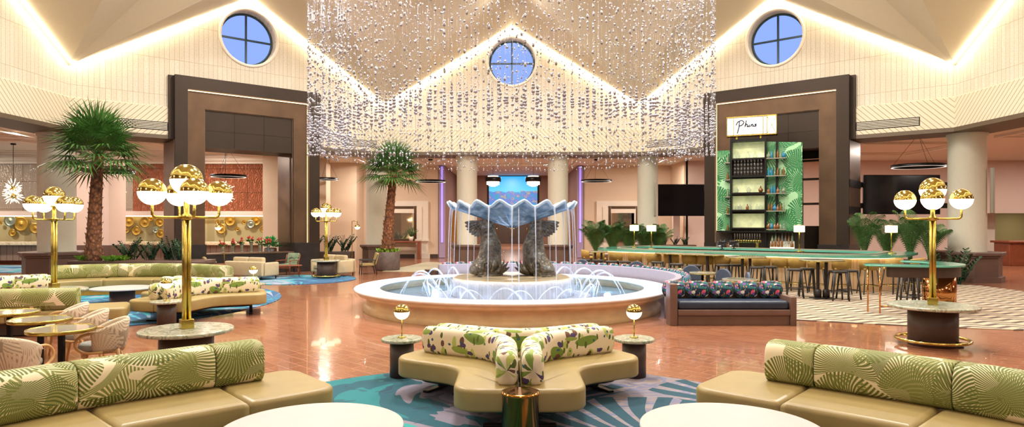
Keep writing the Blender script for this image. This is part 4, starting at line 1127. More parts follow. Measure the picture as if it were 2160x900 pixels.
b = MB(); b.slab([(-1.75,-.5),(2.3,-.5),(2.3,.5),(-1.75,.5)], 0, .80, .02); b.build('box', 'dark_brown', t)
b = MB(); b.slab([(-1.82,-.56),(2.36,-.56),(2.36,.56),(-1.82,.56)], .70, .82, .02); b.build('rim', 'plinth_wood', t)
b = MB()
for x0, x1 in ((-1.7,-.3),(2.2,2.3)):
    tuft(b, (-1.35,-.2,.8), .3, 90, random.Random(4), .24, .06); tuft(b, (-.45,-.3,.8), .3, 90, random.Random(5), .24, .06)
tag(b.build('low_greenery', 'leaf_lime', loc=(-12.2,21.2,0)), 'lime-green low leaves round the palm trunk in the long planter', 'greenery', kind='stuff')
def zz_plant(label, loc, s=1.0, seed=1, group=None, n=13):
    rnd = random.Random(seed); t = thing('zz_plant', label, 'plant', loc, 0, group); st = MB(); lf = MB()
    for k in range(n):
        a = rnd.uniform(0, 2*pi); lean = rnd.uniform(.1,.55); H = s*rnd.uniform(.4,.75); d = Vector((cos(a)*lean, sin(a)*lean, 1)).normalized(); p0 = Vector((rnd.uniform(-.15,.15)*s, rnd.uniform(-.15,.15)*s, 0)); pts = []
        for j in range(6): q = j/5; pts.append(p0+d*H*q+Vector((cos(a),sin(a),0))*.12*q*q*s)
        st.tube(pts, [.014*s*(1-.6*j/5) for j in range(6)], 5)
        sd = Vector((-sin(a), cos(a), 0))
        for j in range(1, 11):
            q = j/10; p = p0+d*H*q+Vector((cos(a),sin(a),0))*.12*q*q*s
            for sg in (-1, 1):
                e = (sd*sg+d*.8+Vector((rnd.uniform(-.3,.3), rnd.uniform(-.3,.3), 0))).normalized(); l = .13*s*(1.1-.5*abs(q-.5)); w_ = e.cross(d).normalized()*.032*s
                lf.add([p, p+e*l*.5+w_, p+e*l, p+e*l*.5-w_], [(0,1,2,3)], None, False)
    st.build('stems', 'leaf_dark', t); lf.build('leaves', 'leaf_dark', t); return t
zz_plant('glossy dark zz plant in the long planter, just right of the palm trunk', (-12.45,21.3,.81), 1.0, 1)
zz_plant('glossy dark zz plant in the middle of the long planter', (-11.75,21.25,.81), .95, 2)
zz_plant('glossy dark zz plant at the right end of the long planter beside the portal', (-10.75,21.2,.81), 1.05, 3)
zz_plant('glossy dark zz plant in the long planter, second from its right end', (-11.25,21.5,.81), .95, 9)
b = MB(); b.bbox(-1.55,1.55,-.4,.4,0,.72,.02); t = tag(b.build('low_planter_box', 'dark_brown', loc=(-8.85,30.0,0)), 'low dark planter box with green plants right of the left portal', 'planter')
for k, x in enumerate((-10.0,-9.2,-8.4,-7.7)):
    zz_plant(['zz plant directly right of the left portal','second zz plant right of the left portal','zz plant left of the slim floor lamp','zz plant behind the beige armchair right of the floor lamp'][k], (x,30.0,.725), 1.05, 20+k)
def areca(label, loc, H, seed, n=15, spread=.55, group=None):
    rnd = random.Random(seed); t = thing('areca_palm', label, 'palm', loc, 0, group); st = MB(); lf = MB()
    for k in range(n):
        a = k*2.4+rnd.uniform(-.3,.3); L = H*rnd.uniform(.65,1.05); out = spread*rnd.uniform(.4,1.2)*H; pts = []
        for j in range(11):
            q = j/10; pts.append(Vector((cos(a)*(out*q**1.7+.05), sin(a)*(out*q**1.7+.05), L*(1.25*q-.38*q**3))))
        st.tube(pts, [.016*(1-.75*j/10) for j in range(11)], 5)
        for j in range(5, 30):
            q = j/30*10; i0 = min(9, int(q)); f = q-i0; p = pts[i0]*(1-f)+pts[i0+1]*f; d = (pts[i0+1]-pts[i0]).normalized(); sd = d.cross(Vector((0,0,1)))
            sd = sd.normalized() if sd.length > .01 else Vector((1,0,0))
            for sg in (-1, 1):
                l = .36*H*.55*sin(pi*min(1, (j-3)/28))+.05; e = (sd*sg+d*.75).normalized(); w_ = d*.012; dr = Vector((0,0,-l*.5))
                m1 = p+e*l*.55+Vector((0,0,-l*.05)); lf.add([p-w_, p+w_, m1+w_, m1-w_, p+e*l+dr], [(0,1,2,3),(3,2,4)], None, False)
    st.build('stems', 'leaf_areca', t); lf.build('leaves', 'leaf_areca', t); return t
t = thing('hedge_planter', 'dark planter box under the leafy palm hedge behind the bar stools', 'planter', (5.2,29.3,0))
b = MB(); b.bbox(-1.7,1.7,-.35,.35,0,.6,.02); b.build('box', 'bronze_dark', t)
for k, x in enumerate((3.75,4.5,5.25,5.95,6.55)):
    areca(['leftmost','second from the left','middle','second from the right','rightmost'][k]+' of the five bushy palms behind the left end of the bar', (x,29.3,.58), 1.75-.05*k, 40+k, 24, .36)
t = thing('corner_planter', 'dark planter box between the bar portal and the right column', 'planter', (13.65,22.95,0))
b = MB(); b.bbox(-1.45,1.2,-.3,.3,0,.75,.02, Matrix.Rotation(R(-39.6),4,'Z')); b.build('box', 'dark_brown', t)
for k, (x, y) in enumerate(((12.75,23.7),(13.3,23.24),(13.85,22.78),(14.3,22.4))):
    areca(['arching palm directly right of the bar portal','arching palm behind the shaded lamp at the right end of the bar','arching palm behind the globe lamp on the right','arching palm beside the right cream column'][k], (x,y,.72), (1.9,1.55,1.95,1.6)[k], 60+k, 14, .36)
zz_plant('dark leafy plant at the foot of the right column plinth', (14.45,21.5,.0), 1.6, 70, n=16)
b = MB(); b.bbox(-.9,.9,-.3,.3,0,.95,.02); tag(b.build('window_planter', 'bronze_dark', loc=(8.1,32.2,0)), 'dark planter box under the left television', 'planter')
for k, x in enumerate((7.5,8.0,8.5)): zz_plant(['left','middle','right'][k]+' low dark plant under the left television', (x,32.2,.94), .55, 80+k)
# ================================================================ THE BAR
MB1, LB1 = LM(1)       # local frame of the back right wall: x along, y into the room
def rrect(x0, x1, y0, y1, r, seg=14): return rounded([(x0,y0),(x1,y0),(x1,y1),(x0,y1)], r, seg)
t = thing('bar_counter', 'long curved bar with mint glass top and pale tiled front', 'bar'); BAR = t
def barshape(i):
    return [tuple((MB1 @ Vector((x, y, 0))).xy) for x, y in rrect(-5.1+i, 5.25-i, 1.6+i, 6.55-i, [.9-i*.5, .9-i*.5, 2.3-i, 2.1-i])]
def ringslab(mb, o, i, z0, z1):
    n = len(o); a = [Vector(p) for p in o]; c = [Vector(p) for p in i]; vs = []; fs = []; uv = []; L = 0
    for k in range(n+1):
        if k: L += (a[k%n]-a[k-1]).length
        for p, z in ((a[k%n], z0), (a[k%n], z1), (c[k%n], z1), (c[k%n], z0)): vs.append((p.x, p.y, z)); uv.append((L, z))
    for k in range(n):
        for j in range(4): fs.append((4*k+j, 4*(k+1)+j, 4*(k+1)+(j+1)%4, 4*k+(j+1)%4))
    mb.add(vs, fs, uv, False)
b = MB(); ringslab(b, barshape(0), barshape(.85), 1.0, 1.07); b.build('countertop', 'mint_glass', t)
b = MB(); ringslab(b, barshape(.38), barshape(.5), .016, 1.0); b.build('front_panel', 'bar_tiles', t)
b = MB(); ringslab(b, barshape(.30), barshape(.36), .965, .995); b.build('under_counter_light', 'counter_light', t)
b = MB(); ringslab(b, barshape(.5), barshape(1.05), .78, .84); ringslab(b, barshape(.9), barshape(1.05), .016, .78); b.build('work_shelf', 'black_metal', t)
b = MB(); ringslab(b, barshape(.72), barshape(.83), 1.07, 1.10); b.build('drip_rail', 'light_gray', t)
def on_bar(s, d, z=1.07): return tuple(MB1 @ Vector((s, d, z)))
def bx(px, Y): return atY(px, Y)
# shaded lamps standing on the counter
def shade_lamp(label):
    t = thing('shaded_bar_lamp', label, 'lamp'); b = MB(); b.lathe([(0,0),(.14,0),(.14,.02),(.02,.03),(0,.03)], 28); b.build('base', 'brass', t)
    b = MB(); b.tube([(0,0,.02),(0,0,.86)], .017, 8); b.build('pole', 'brass', t)
    b = MB(); b.lathe([(.17,.64),(.17,.87)], 36); b.lathe([(0,.86),(.17,.87)], 36); b.build('lamp_shade', 'opal_soft', t)
    b = MB(); b.lathe([(.172,.635),(.176,.635),(.176,.65),(.172,.65)], 36); b.lathe([(.172,.865),(.176,.865),(.176,.88),(.172,.88)], 36); b.build('shade_ring', 'brass', t); return t
q = shade_lamp('brass lamp with white drum shade on the bar, in front of the bar portal'); q.location = (bx(1686,21.6),21.6,1.07)
dup(q, (bx(1338,25.3),25.3,1.07), 0, 'brass lamp with white drum shade, leftmost on the bar in front of the hedge')
dup(q, (bx(1374,23.9),23.9,1.07), 0, 'brass lamp with white drum shade on the bar, second from the left')
dup(q, (bx(1880,20.3),20.3,1.07), 0, 'brass lamp with white drum shade at the right end of the bar')
# bar stools with mustard backs
def bar_chair(label):
    t = thing('bar_chair', label, 'bar stool')
    b = MB(); b.slab(rounded([(-.23,-.2),(.23,-.2),(.21,.2),(-.21,.2)], .12), .68, .75, .025); b.build('seat', 'mustard', t)
    b = MB(); n = 20; vs = []; fs = []
    for i in range(n+1):
        q_ = -1+2*i/n; a = pi/2+q_*R(98); h = 1.0-.05*abs(q_)**2
        for r, z in ((.235,.70),(.25,h-.02),(.235,h),(.22,h-.02),(.205,.72)): vs.append((r*1.05*cos(a), r*sin(a), z))
    for i in range(n):
        for j in range(5): fs.append((i*5+j, (i+1)*5+j, (i+1)*5+(j+1)%5, i*5+(j+1)%5))
    b.add(vs, fs+[(0,1,2,3,4), tuple(n*5+j for j in (4,3,2,1,0))]); b.build('backrest', 'mustard', t)
    for sx in (-1, 1):
        for sy in (-1, 1): b = MB(); b.tube([(sx*.16,sy*.15,.69),(sx*.23,sy*.22,0)], [.02,.014], 8); b.build('leg', 'black_wood', t)
    b = MB(); pts = [(sx*.205, sy*.195, .25) for sx, sy in ((-1,-1),(1,-1),(1,1),(-1,1),(-1,-1))]; b.tube(pts, .011, 6); b.build('footrest', 'brass', t); return t
def stool(label):
    t = thing('backless_stool', label, 'bar stool')
    b = MB(); b.slab(rounded([(-.19,-.19),(.19,-.19),(.19,.19),(-.19,.19)], .09), .71, .77, .02); b.build('seat', 'black_wood', t)
    for sx in (-1, 1):
        for sy in (-1, 1): b = MB(); b.tube([(sx*.15,sy*.15,.72),(sx*.205,sy*.205,0)], [.026,.02], 8); b.build('leg', 'black_wood', t)
    b = MB(); pts = [(sx*.185, sy*.185, .24) for sx, sy in ((-1,-1),(1,-1),(1,1),(-1,1),(-1,-1))]; b.tube(pts, .013, 6); b.build('footrest', 'black_wood', t); return t

def along_bar(px, off=.45):
    """point in front of the bar on the line of sight of column px, with the outward normal"""
    o = barshape(-off); best = None
    n = len(o); dens = []
    for k in range(n):
        a, c = Vector(o[k]), Vector(o[(k+1)%n]); m = max(1, int((c-a).length/.03))
        for j in range(m): dens.append((a+(c-a)*j/m, (c-a)))
    ce = MB1 @ Vector((0, 4, 0))
    err = [abs(1080+F*p.x/p.y-px) for p, d in dens]; tol = max(3, min(err)+1)
    for (p, d), e in zip(dens, err):
        if e < tol and (best is None or p.y < best[0].y): best = (p, d)
    p, d = best; nn = Vector((d.y, -d.x)).normalized()
    if nn.dot(p-ce.xy) < 0: nn = -nn
    return p, nn
bc = bar_chair('x'); chairs = [1222,1262,1297,1338,1378,1415,1453,1487,1521,1558,1604,1645,1680,1722,1772,1832,1887,1934]
wh = ['at the left end of the bar','second from the left end of the bar','third from the left end, below the leftmost shaded lamp','fourth from the left end, below the leftmost shaded lamp','fifth from the left end, below the second shaded lamp','sixth from the left end of the bar','seventh from the left end, below the left television','eighth from the left end, below the left television','ninth from the left end, left of the bar tower','tenth from the left end, below the bar tower','eleventh from the left end, below the bar tower','twelfth from the left end, below the bar tower','thirteenth from the left end, left of the front shaded lamp','fourteenth from the left, behind the nearest high table','fourth from the right end of the bar','third from the right end, behind the crescent table','second from the right end, behind the crescent table','at the right end, behind the globe lamp pole']
for k, px in enumerate(chairs):
    p, nn = along_bar(px, .33 if k else .4); rz = atan2(nn.y, nn.x)-pi/2; lb = 'mustard-backed bar chair '+wh[k]
    if k == 0: bc.location = (p.x, p.y, 0.016); bc.rotation_euler = (0,0,rz); bc['label'] = lb; bc['group'] = 'mustard bar chairs along the counter'
    else: dup(bc, (p.x, p.y, .016), rz, lb, 'mustard bar chairs along the counter')
sb = None
SL = [(1234,22.2),(1262,22.0),(1290,21.3),(1317,21.2),(1387,20.9),(1427,19.9),(1465,19.3),(1525,19.5),(1551,19.5),(1596,18.5),(1622,18.7),(1677,17.6),(1702,17.9),(1767,16.9),(1790,17.2),(1915,15.55),(1938,15.9)]
sw = ['leftmost of the row, at the small high table','second from the left, at the small high table','third from the left, right of the small high table','fourth from the left, right of the small high table','left of the long high table','in front of the long high table, left','in front of the long high table, right','left of the round high table under the bar tower','left of the round high table under the bar tower, further back','right of the round high table under the bar tower','right of the round high table under the bar tower, further back','left of the nearest high table','left of the nearest high table, further back','right of the nearest high table, in front','right of the nearest high table, further back','inside the crescent table, left','inside the crescent table, right']
for k, (px, Y) in enumerate(SL):
    lb = 'black backless bar stool '+sw[k]; l = (atY(px, Y), Y, .016)
    if sb is None: sb = stool(lb); sb.location = l; sb['group'] = 'black backless stools'
    else: dup(sb, l, R(random.uniform(-25,25)), lb, 'black backless stools')
def high_table(label, px, Y, w, d, rz=0):
    t = thing('high_table', label, 'table', (atY(px, Y), Y, .016), rz)
    b = MB(); b.slab(rounded([(-w/2,-d/2),(w/2,-d/2),(w/2,d/2),(-w/2,d/2)], min(w, d)*.45), 1.0, 1.035, .008); b.build('tabletop', 'smoky_top', t)
    b = MB(); q = rounded([(-w/2-.012,-d/2-.012),(w/2+.012,-d/2-.012),(w/2+.012,d/2+.012),(-w/2-.012,d/2+.012)], min(w, d)*.45); b.slab(q, .985, 1.0, .004); b.build('brass_rim', 'brass', t)
    for x in (-.11, .11) if w < 1.5 else (-w*.28, w*.28): b = MB(); b.bbox(x-.035,x+.035,-.035,.035,.02,.985,.006); b.build('pole', 'black_wood', t)
    b = MB(); b.slab(rounded([(-.28,-.22),(.28,-.22),(.28,.22),(-.28,.22)], .1), 0, .02, .004)
    for x in (-.11, .11): b.lathe([(0,.02),(.09,.02),(.09,.2),(.06,.25),(0,.25)], 16, (x,0,0))
    b.build('base', 'black_wood', t)
high_table('nearest brass-rimmed high table between pairs of black stools', 1734, 17.35, 1.08, .9)
high_table('brass-rimmed high table in front of the bar tower, second nearest', 1574, 19.0, 1.1, .8)
high_table('long brass-rimmed high table below the left television', 1452, 20.9, 2.3, .55, R(-42))
high_table('small brass-rimmed high table at the far left of the bar stools', 1262, 22.6, .62, .62)
# low tables with slate chairs behind the curved booth
def low_table(label, px, Y, r):
    t = thing('low_round_table', label, 'table', (atY(px, Y), Y, .016))
    b = MB(); b.slab(circle(r, 40), .70, .74, .008); b.build('tabletop', 'smoky_top', t)
    b = MB(); b.slab(circle(r+.012, 40), .685, .70, .004); b.build('brass_rim', 'brass', t)
    b = MB(); b.lathe([(0,0),(.2,0),(.2,.015),(.03,.03),(.03,.685),(0,.685)], 20); b.build('base', 'black_metal', t)
low_table('small brass-rimmed table behind the curved booth, left of the slate chair', 1423, 18.0, .30)
low_table('small brass-rimmed table just behind the flower cushions at the booth bend', 1482, 16.8, .33)
low_table('small brass-rimmed table behind the straight dark bench', 1560, 14.75, .38)
def slate_chair(label):
    t = thing('round_backed_chair', label, 'chair')
    b = MB(); b.slab(rounded([(-.24,-.24),(.24,-.24),(.24,.2),(-.24,.2)], .12), .42, .49, .03); b.build('seat', 'slate', t)
    b = MB(); prof = [(-.25,.47),(.25,.47)]+[(.25*cos(a), .62+.25*sin(a)) for a in [pi*k/14 for k in range(15)]]
    Mx = Matrix(((1,0,0,0),(0,0,-1,.24),(0,1,0,0),(0,0,0,1))); b.slab(prof, -.035, .035, .02, M=Mx); b.build('backrest', 'slate', t)
    for sx in (-1, 1):
        for sy in (-1, 1): b = MB(); b.tube([(sx*.18,sy*.17,.43),(sx*.22,sy*.21,0)], [.018,.013], 8); b.build('leg', 'black_wood', t)
    return t
sc = None
for px, Y, rz, lb in ((1235,20.65,150,'furthest left behind the curved booth'),(1346,19.6,160,'behind the curved booth below the leftmost shaded lamp'),(1458,17.75,165,'behind the bend of the curved booth'),(1541,16.3,120,'between the small table and the straight dark bench'),(1601,15.0,80,'at the right of the table behind the straight bench')):
    l = (atY(px, Y), Y, .016); lb = 'slate blue-grey round-backed chair '+lb
    if sc is None: sc = slate_chair(lb); sc.location = l; sc.rotation_euler = (0,0,R(rz))
    else: dup(sc, l, R(rz), lb)
# crescent communal table
t = thing('crescent_high_table', 'curved high table with mint glass top and copper drum, beside the globe lamp', 'table', (0,0,.016))
pc = curve([(7.98,14.85),(8.7,14.5),(9.4,14.4),(9.95,14.9),(10.05,15.6),(9.75,16.25)], 50)
def band(path, w, r):
    l, q = offp(path, w/2), offp(path, -w/2); pl = [tuple(p) for p in l]+[tuple(p) for p in q[::-1]]; n = len(l); m = 5
    pl = [pl[0]]+pl[m:n-m]+[pl[n-1], pl[n]]+pl[n+m:-m]+[pl[-1]]; rr = [r]+[0]*(n-2*m)+[r, r]+[0]*(len(pl)-(n-2*m)-4)+[r]
    return rounded(pl, rr, 8)
b = MB(); b.slab(band(pc, .62, .3), 1.03, 1.07, .01); b.build('glass_top', 'mint_glass', t)
b = MB(); b.slab([tuple(p) for p in offp(cut(pc, .45, 3.2), .22)+offp(cut(pc, .45, 3.2), -.22)[::-1]], .80, 1.03); b.build('apron', 'dark_brown', t)
b = MB(); b.lathe([(0,0),(.34,0),(.34,.8),(0,.8)], 40, (9.92,15.2,0)); b.build('copper_drum', 'copper', t)
for x, y in ((8.0,14.72),(8.12,14.45),(9.3,14.55)): b = MB(); b.tube([(x,y,0),(x,y,1.03)], .018, 8); b.build('leg', 'copper', t)
b = MB(); b.tube([(8.12,14.45,.16),(8.7,14.3,.16),(9.3,14.3,.16),(9.65,14.9,.16)], .016, 8); b.build('foot_rail', 'copper', t)
t = thing('bollard_stand', 'slim black post with round foot behind the right marble lamp table', 'stand', (*at(2012,731),0))
b = MB(); b.lathe([(0,0),(.14,0),(.14,.012),(.06,.03),(.06,.22),(.03,.27),(.03,.55),(0,.55)], 24); b.build('post', 'black_metal', t)
# ---------------------------------------------------------------- back-bar tower
TR = R(-25); TO = (9.45,25.1,0); TM = xf(TO, TR)
t = thing('back_bar_tower', 'tall back-bar shelving with palm-leaf glass panels in the right portal', 'shelving', TO, TR)
X0, X1, Z0, Z1 = -1.02, .30, 1.78, 5.15
b = MB()
for x in (X0, X1-.07): b.box(x, x+.07, -.2, .2, 1.0, Z1)
b.box(X0, X1, -.2, .2, Z1, Z1+.09); sh = [1.78,2.47,3.13,3.79,4.45]
for z in sh: b.box(X0+.07, X1-.07, -.2, .2, z, z+.06)
b.box(X0, X1, .2, .24, 3.13, 3.79); b.build('frame', 'black_metal', t)
for k, z in enumerate(sh):
    if k != 3-0 or True:
        b = MB(); b.box(X0+.07, X1-.07, .16, .19, z+.06, z+.60 if k < 4 else Z1); b.build('lit_back_panel', 'glow_back' if k != 3 else 'black_panel', t)
b = MB(); b.box(X0-.50, X0-.0, -.02, .0, 1.72, 4.85); b.build('leaf_panel', 'leaf_panel', t)
b = MB(); b.add([(X1,.0,1.72),(X1+1.22,-.12,1.72),(X1+1.22,-.12,5.02),(X1,.0,5.12)], [(0,1,2,3)], [(0,0),(1.25,0),(1.25,3.3),(0,3.3)], False)
b.add([(X1,.04,1.72),(X1+1.22,-.08,1.72),(X1+1.22,-.08,5.02),(X1,.04,5.12)], [(0,1,2,3)], [(0,0),(1.25,0),(1.25,3.3),(0,3.3)], False); b.box(X1+1.2,X1+1.24,-.12,-.08,1.72,5.02); b.build('leaf_panel', 'leaf_panel', t)
b = MB(); b.box(X1+.32, X1+.40, -.14, -.06, 1.7, 5.1); b.build('upright', 'black_metal', t)
for z in sh:
    b = MB(); b.box(X1, X1+.68, -.34, -.1, z-.02, z+.01); b.build('side_shelf', 'light_gray', t)
    b = MB(); b.box(X0-.2, X0, -.24, -.02, z-.12, z-.09); b.build('side_shelf', 'light_gray', t)
b = MB(); b.box(X0-.5, X1+1.2, -.3, .2, 1.66, 1.72); b.build('bottom_shelf', 'black_metal', t)
b = MB(); b.box(X0-.6, X1+1.3, -.45, .35, 0, 1.0); b.box(X0-.6, X1+1.3, .3, .35, 1.0, 1.66); b.build('back_counter', 'dark_brown', t)
b = MB(); b.box(X0-.62, X1+1.32, -.5, .36, 1.0, 1.05); b.build('worktop', 'mint_glass', t)
# shop sign on top
t = thing('bar_sign', 'white lit sign reading Phins in black script on top of the bar tower', 'sign', TO, TR)
b = MB(); b.box(X0-.10, X1+.0, -.22, .2, 5.42, 6.05); b.build('light_box', 'cream_sign', t)
b = MB(); b.box(X1+.02, X1+.34, -.2, .16, 5.42, 6.05); b.build('side_light_box', 'opal_soft', t)
b = MB()
for x in (X0-.13, X0+.12, X1-.14, X1, X1+.34): b.box(x, x+.03, -.24, -.2, 5.36, 6.1)
for z in (5.36, 6.07): b.box(X0-.13, X1+.37, -.24, .22, z, z+.04)
b.box(X0-.13,X0-.10,-.24,.22,5.36,6.1); b.box(X1+.34,X1+.37,-.24,.22,5.36,6.1)
b.tube([(X1+.03,-.215,5.42),(X1+.33,-.215,6.03)], .012, 6); b.tube([(X1+.33,-.215,5.42),(X1+.03,-.215,6.03)], .012, 6); b.build('gilt_frame', 'brass', t)
for x in (X0+.2, X1-.25): b = MB(); b.box(x, x+.06, -.05, .05, 5.24, 5.37); b.build('support', 'brass', t)
b = MB(); sx = lambda x, z: (X0+.30+x*.62, -.235, 5.52+z*.42)
for st in ([(.08,.92),(.05,.45),(-.02,0),(-.06,-.14)], [(-.12,.62),(.0,.92),(.22,1.02),(.34,.84),(.22,.60),(.06,.52)], [(.48,1.0),(.42,.55),(.40,.42),(.47,.66),(.54,.62),(.54,.42),(.60,.46)], [(.66,.62),(.63,.44),(.70,.46)], [(.67,.76),(.68,.78)], [(.78,.62),(.74,.42),(.80,.60),(.87,.60),(.86,.42),(.92,.48)], [(1.08,.62),(.99,.60),(1.0,.54),(1.05,.50),(1.0,.42),(.93,.46)]):
    cv = curve(st, 24) if len(st) > 2 else [Vector(p) for p in st]; b.tube([sx(p[0], p[1]) for p in cv], .019, 6)
b.build('script_lettering', 'black_metal', t)
# bottles
def bottle(shape):
    b = MB(); p = {'tall':[(0,0),(.038,0),(.04,.01),(.04,.19),(.016,.24),(.014,.30),(.017,.31),(0,.31)], 'round':[(0,0),(.05,0),(.085,.07),(.085,.11),(.03,.18),(.02,.24),(.024,.25),(0,.25)], 'squat':[(0,0),(.055,0),(.058,.01),(.058,.12),(.02,.16),(.018,.2),(.022,.22),(0,.22)], 'glass':[(0,0),(.03,0),(.005,.01),(.005,.06),(.035,.10),(.04,.16),(.035,.16),(.003,.07)]}[shape]
    b.lathe(p, 14); return b
BM = {}
def put_bottle(shape, m, x, y, z, label, group):
    k = (shape, m); w_ = TM @ Vector((x, y, z))
    if k not in BM: o = bottle(shape).build('wine_glass' if shape == 'glass' else 'liquor_bottle', m); BM[k] = o
    else: o = BM[k].copy(); COL.objects.link(o)
    o.location = w_; tag(o, label, 'glass' if shape == 'glass' else 'bottle', group); return o
rb = random.Random(11); rows = ['lowest','second lowest','middle','second highest','top']
for k, z in enumerate(sh):
    for j in range(6):
        put_bottle(rb.choice(['tall','squat','tall','round']), rb.choice(['bottle_glass','bottle_amber','bottle_clear','bottle_blue','bottle_amber']), X1+.08+j*.105, -.24, z+.01, 'small liquor bottle on the %s side shelf right of the bar tower' % rows[k], 'bottles on the %s right side shelf' % rows[k])
    put_bottle('tall', rb.choice(['bottle_amber','bottle_clear','bottle_glass']), X0-.1, -.12, z-.09, 'liquor bottle on the %s side shelf left of the bar tower' % rows[k], 'bottles on the left side shelves')
for x, m in ((-.75,'bottle_clear'),(-.38,'bottle_clear'),(-.12,'bottle_clear')): put_bottle('round', m, x, -.02, 4.51, 'clear round decanter on the top lit shelf of the bar tower', 'decanters on the top lit shelf')
for x, m in ((-.80,'bottle_clear'),(-.35,'bottle_clear'),(.08,'bottle_amber')): put_bottle('round', m, x, -.02, 3.19, ('amber' if m[-1]=='r' else 'clear')+' round decanter on the middle lit shelf of the bar tower', 'decanters on the middle lit shelf')
for x in (-.78,-.66,-.4,-.3,-.05,.08): put_bottle('squat', 'bottle_amber' if x == -.4 else 'bottle_clear', x, -.02, 2.53, 'squat bottle on the second lowest lit shelf of the bar tower', 'bottles on the second lowest lit shelf')
for r_ in range(4):
    for j in range(9): put_bottle('glass', 'bottle_clear', X0+.17+j*.12, -.1+.0*r_, 3.85+r_*.145, 'stemmed glass in the stacked rows between the lit shelves', 'stacked stemmed glasses')
for j in range(9):
    put_bottle(rb.choice(['tall','squat']), rb.choice(['bottle_amber','bottle_clear','bottle_blue','bottle_glass']), X0-.42+j*.075, -.32+.05*(j%2), 1.055, 'bottle in the cluster on the back counter left of the taps', 'bottles left of the taps')
t2 = thing('stepped_bottle_rack', 'lit stepped bottle rack on the back counter below the leaf panel', 'rack', tuple(TM @ Vector((X1+.55,-.15,1.05))), TR)
for k in range(3): b = MB(); b.box(-.42,.42,-.2+.12*k,-.08+.12*k,0,.06+.11*k); b.build('step', 'opal_soft' if k == 0 else 'white_trim', t2)
for k in range(3):
    for j in range(7): put_bottle(rb.choice(['tall','squat','tall']), rb.choice(['bottle_clear','bottle_amber','bottle_glass','bottle_clear']), X1+.20+j*.115, -.29+.12*k, 1.115+.11*k, 'bottle on the stepped rack below the leaf panel', 'bottles on the stepped rack')
t2 = thing('beer_tap_tower', 'row of beer taps on a brass tower behind the bar', 'beer taps', tuple(TM @ Vector((-.38,-.2,1.05))), TR)
b = MB(); b.bbox(-.5,.5,-.06,.06,.22,.32,.02); b.bbox(-.4,-.3,-.05,.05,0,.22,.01); b.bbox(.3,.4,-.05,.05,0,.22,.01); b.build('tower', 'brass', t2)
for k in range(11): b = MB(); x = -.45+k*.09; b.tube([(x,-.08,.2),(x,-.1,.34),(x,-.12,.56)], [.012,.014,.022], 8); b.build('tap_handle', 'black_wood' if k%2 else 'dark_brown', t2)
for k, (px, Y) in enumerate(((1523,23.6),(1548,23.9))):
    t2 = thing('till_screen', ['small dark till screen on the bar left of the taps','second dark till screen on the bar, nearer the taps'][k], 'till', (atY(px, Y), Y, 1.07), R(-20))
    b = MB(); b.bbox(-.16,.16,-.015,.015,.08,.30,.008, Matrix.Rotation(R(-20),4,'X')); b.build('display', 'tv_black', t2); b = MB(); b.bbox(-.08,.08,-.1,.1,0,.02,.005); b.bbox(-.02,.02,-.0,.04,.02,.15,.005); b.build('stand', 'black_metal', t2)
# ================================================================ LOUNGE BY THE LEFT PORTAL
def lounge_sofa(label, loc, rz, w=1.7):
    t = thing('lounge_sofa', label, 'sofa', (*loc, .0), rz); h = w/2      # faces -y
    b = MB(); b.bbox(-h+.16,h-.16,-.42,.2,.26,.44,.05); b.build('seat', 'beige_fabric', t)
    b = MB(); b.bbox(-h,h,.2,.42,.14,.66,.05); b.build('back_frame', 'beige_fabric', t)
    for x in (-1, 1): b = MB(); b.bbox(*sorted((x*h, x*(h-.16))),-.45,.42,.14,.62,.05); b.build('armrest', 'beige_fabric', t)
    for x in (-1, 1): b = MB(); b.bbox(*((-h+.17, -.01) if x < 0 else (.01, h-.17)),.02,.2,.44,.80,.06); b.build('back_cushion', 'beige_fabric', t)
    b = MB(); b.bbox(-h+.1,h-.1,-.38,.36,.14,.24,.02); b.build('base', 'beige_fabric', t)
    for x in (-1, 1):
        for y in (-.36, .34): b = MB(); b.tube([(x*(h-.12),y,.15),(x*(h-.1),y,.016)], .018, 8); b.build('leg', 'black_metal', t)
lounge_sofa('beige lounge sofa with its back to the camera, left of the coffee table', (-9.35,23.5), R(158), 1.75)
lounge_sofa('beige lounge sofa behind the globe lamp pedestal left of the fountain', (-6.85,25.1), R(-38), 1.7)
def arm_chair(label, loc, rz, fab, wood='wood_red'):
    t = thing('wooden_armchair', label, 'chair', (*loc, .0), rz)
    Mt = Matrix.Translation((0,.24,.36)) @ Matrix.Rotation(R(-16),4,'X')
    b = MB(); b.bbox(-.27,.27,-.28,.26,.33,.43,.035); b.build('seat', fab, t); b = MB(); b.bbox(-.27,.27,-.04,.06,.02,.50,.04,Mt); b.build('backrest', fab, t)
    for x in (-.31, .31):
        b = MB(); b.tube([(x,-.27,0),(x,-.25,.55)], .02, 8); b.build('leg', wood, t); b = MB(); b.tube([(x,.33,0),(x,.24,.45),(x,.36,.78)], .02, 8); b.build('leg', wood, t)
        b = MB(); b.bbox(x-.03,x+.03,-.30,.30,.55,.58,.01); b.build('armrest', wood, t)
    b = MB(); b.bbox(-.3,.3,-.26,-.22,.27,.32,.005); b.bbox(-.3,.3,.2,.24,.27,.32,.005); b.build('rail', wood, t)
arm_chair('wood-framed lounge chair with tan leather left of the beige sofa', (-10.35,22.9), R(120), 'leather')
arm_chair('wooden armchair in green leaf print in front of the dark portal base', (-8.72,25.45), R(-20), 'tropic_fabric')
arm_chair('small wooden armchair with tan seat right of the globe lamp pedestal', (-5.72,25.9), R(-70), 'leather', 'black_wood')
t = thing('wooden_coffee_table', 'low red-brown wooden coffee table on the blue-green rug', 'table', (-8.35,24.4,.016), R(20))
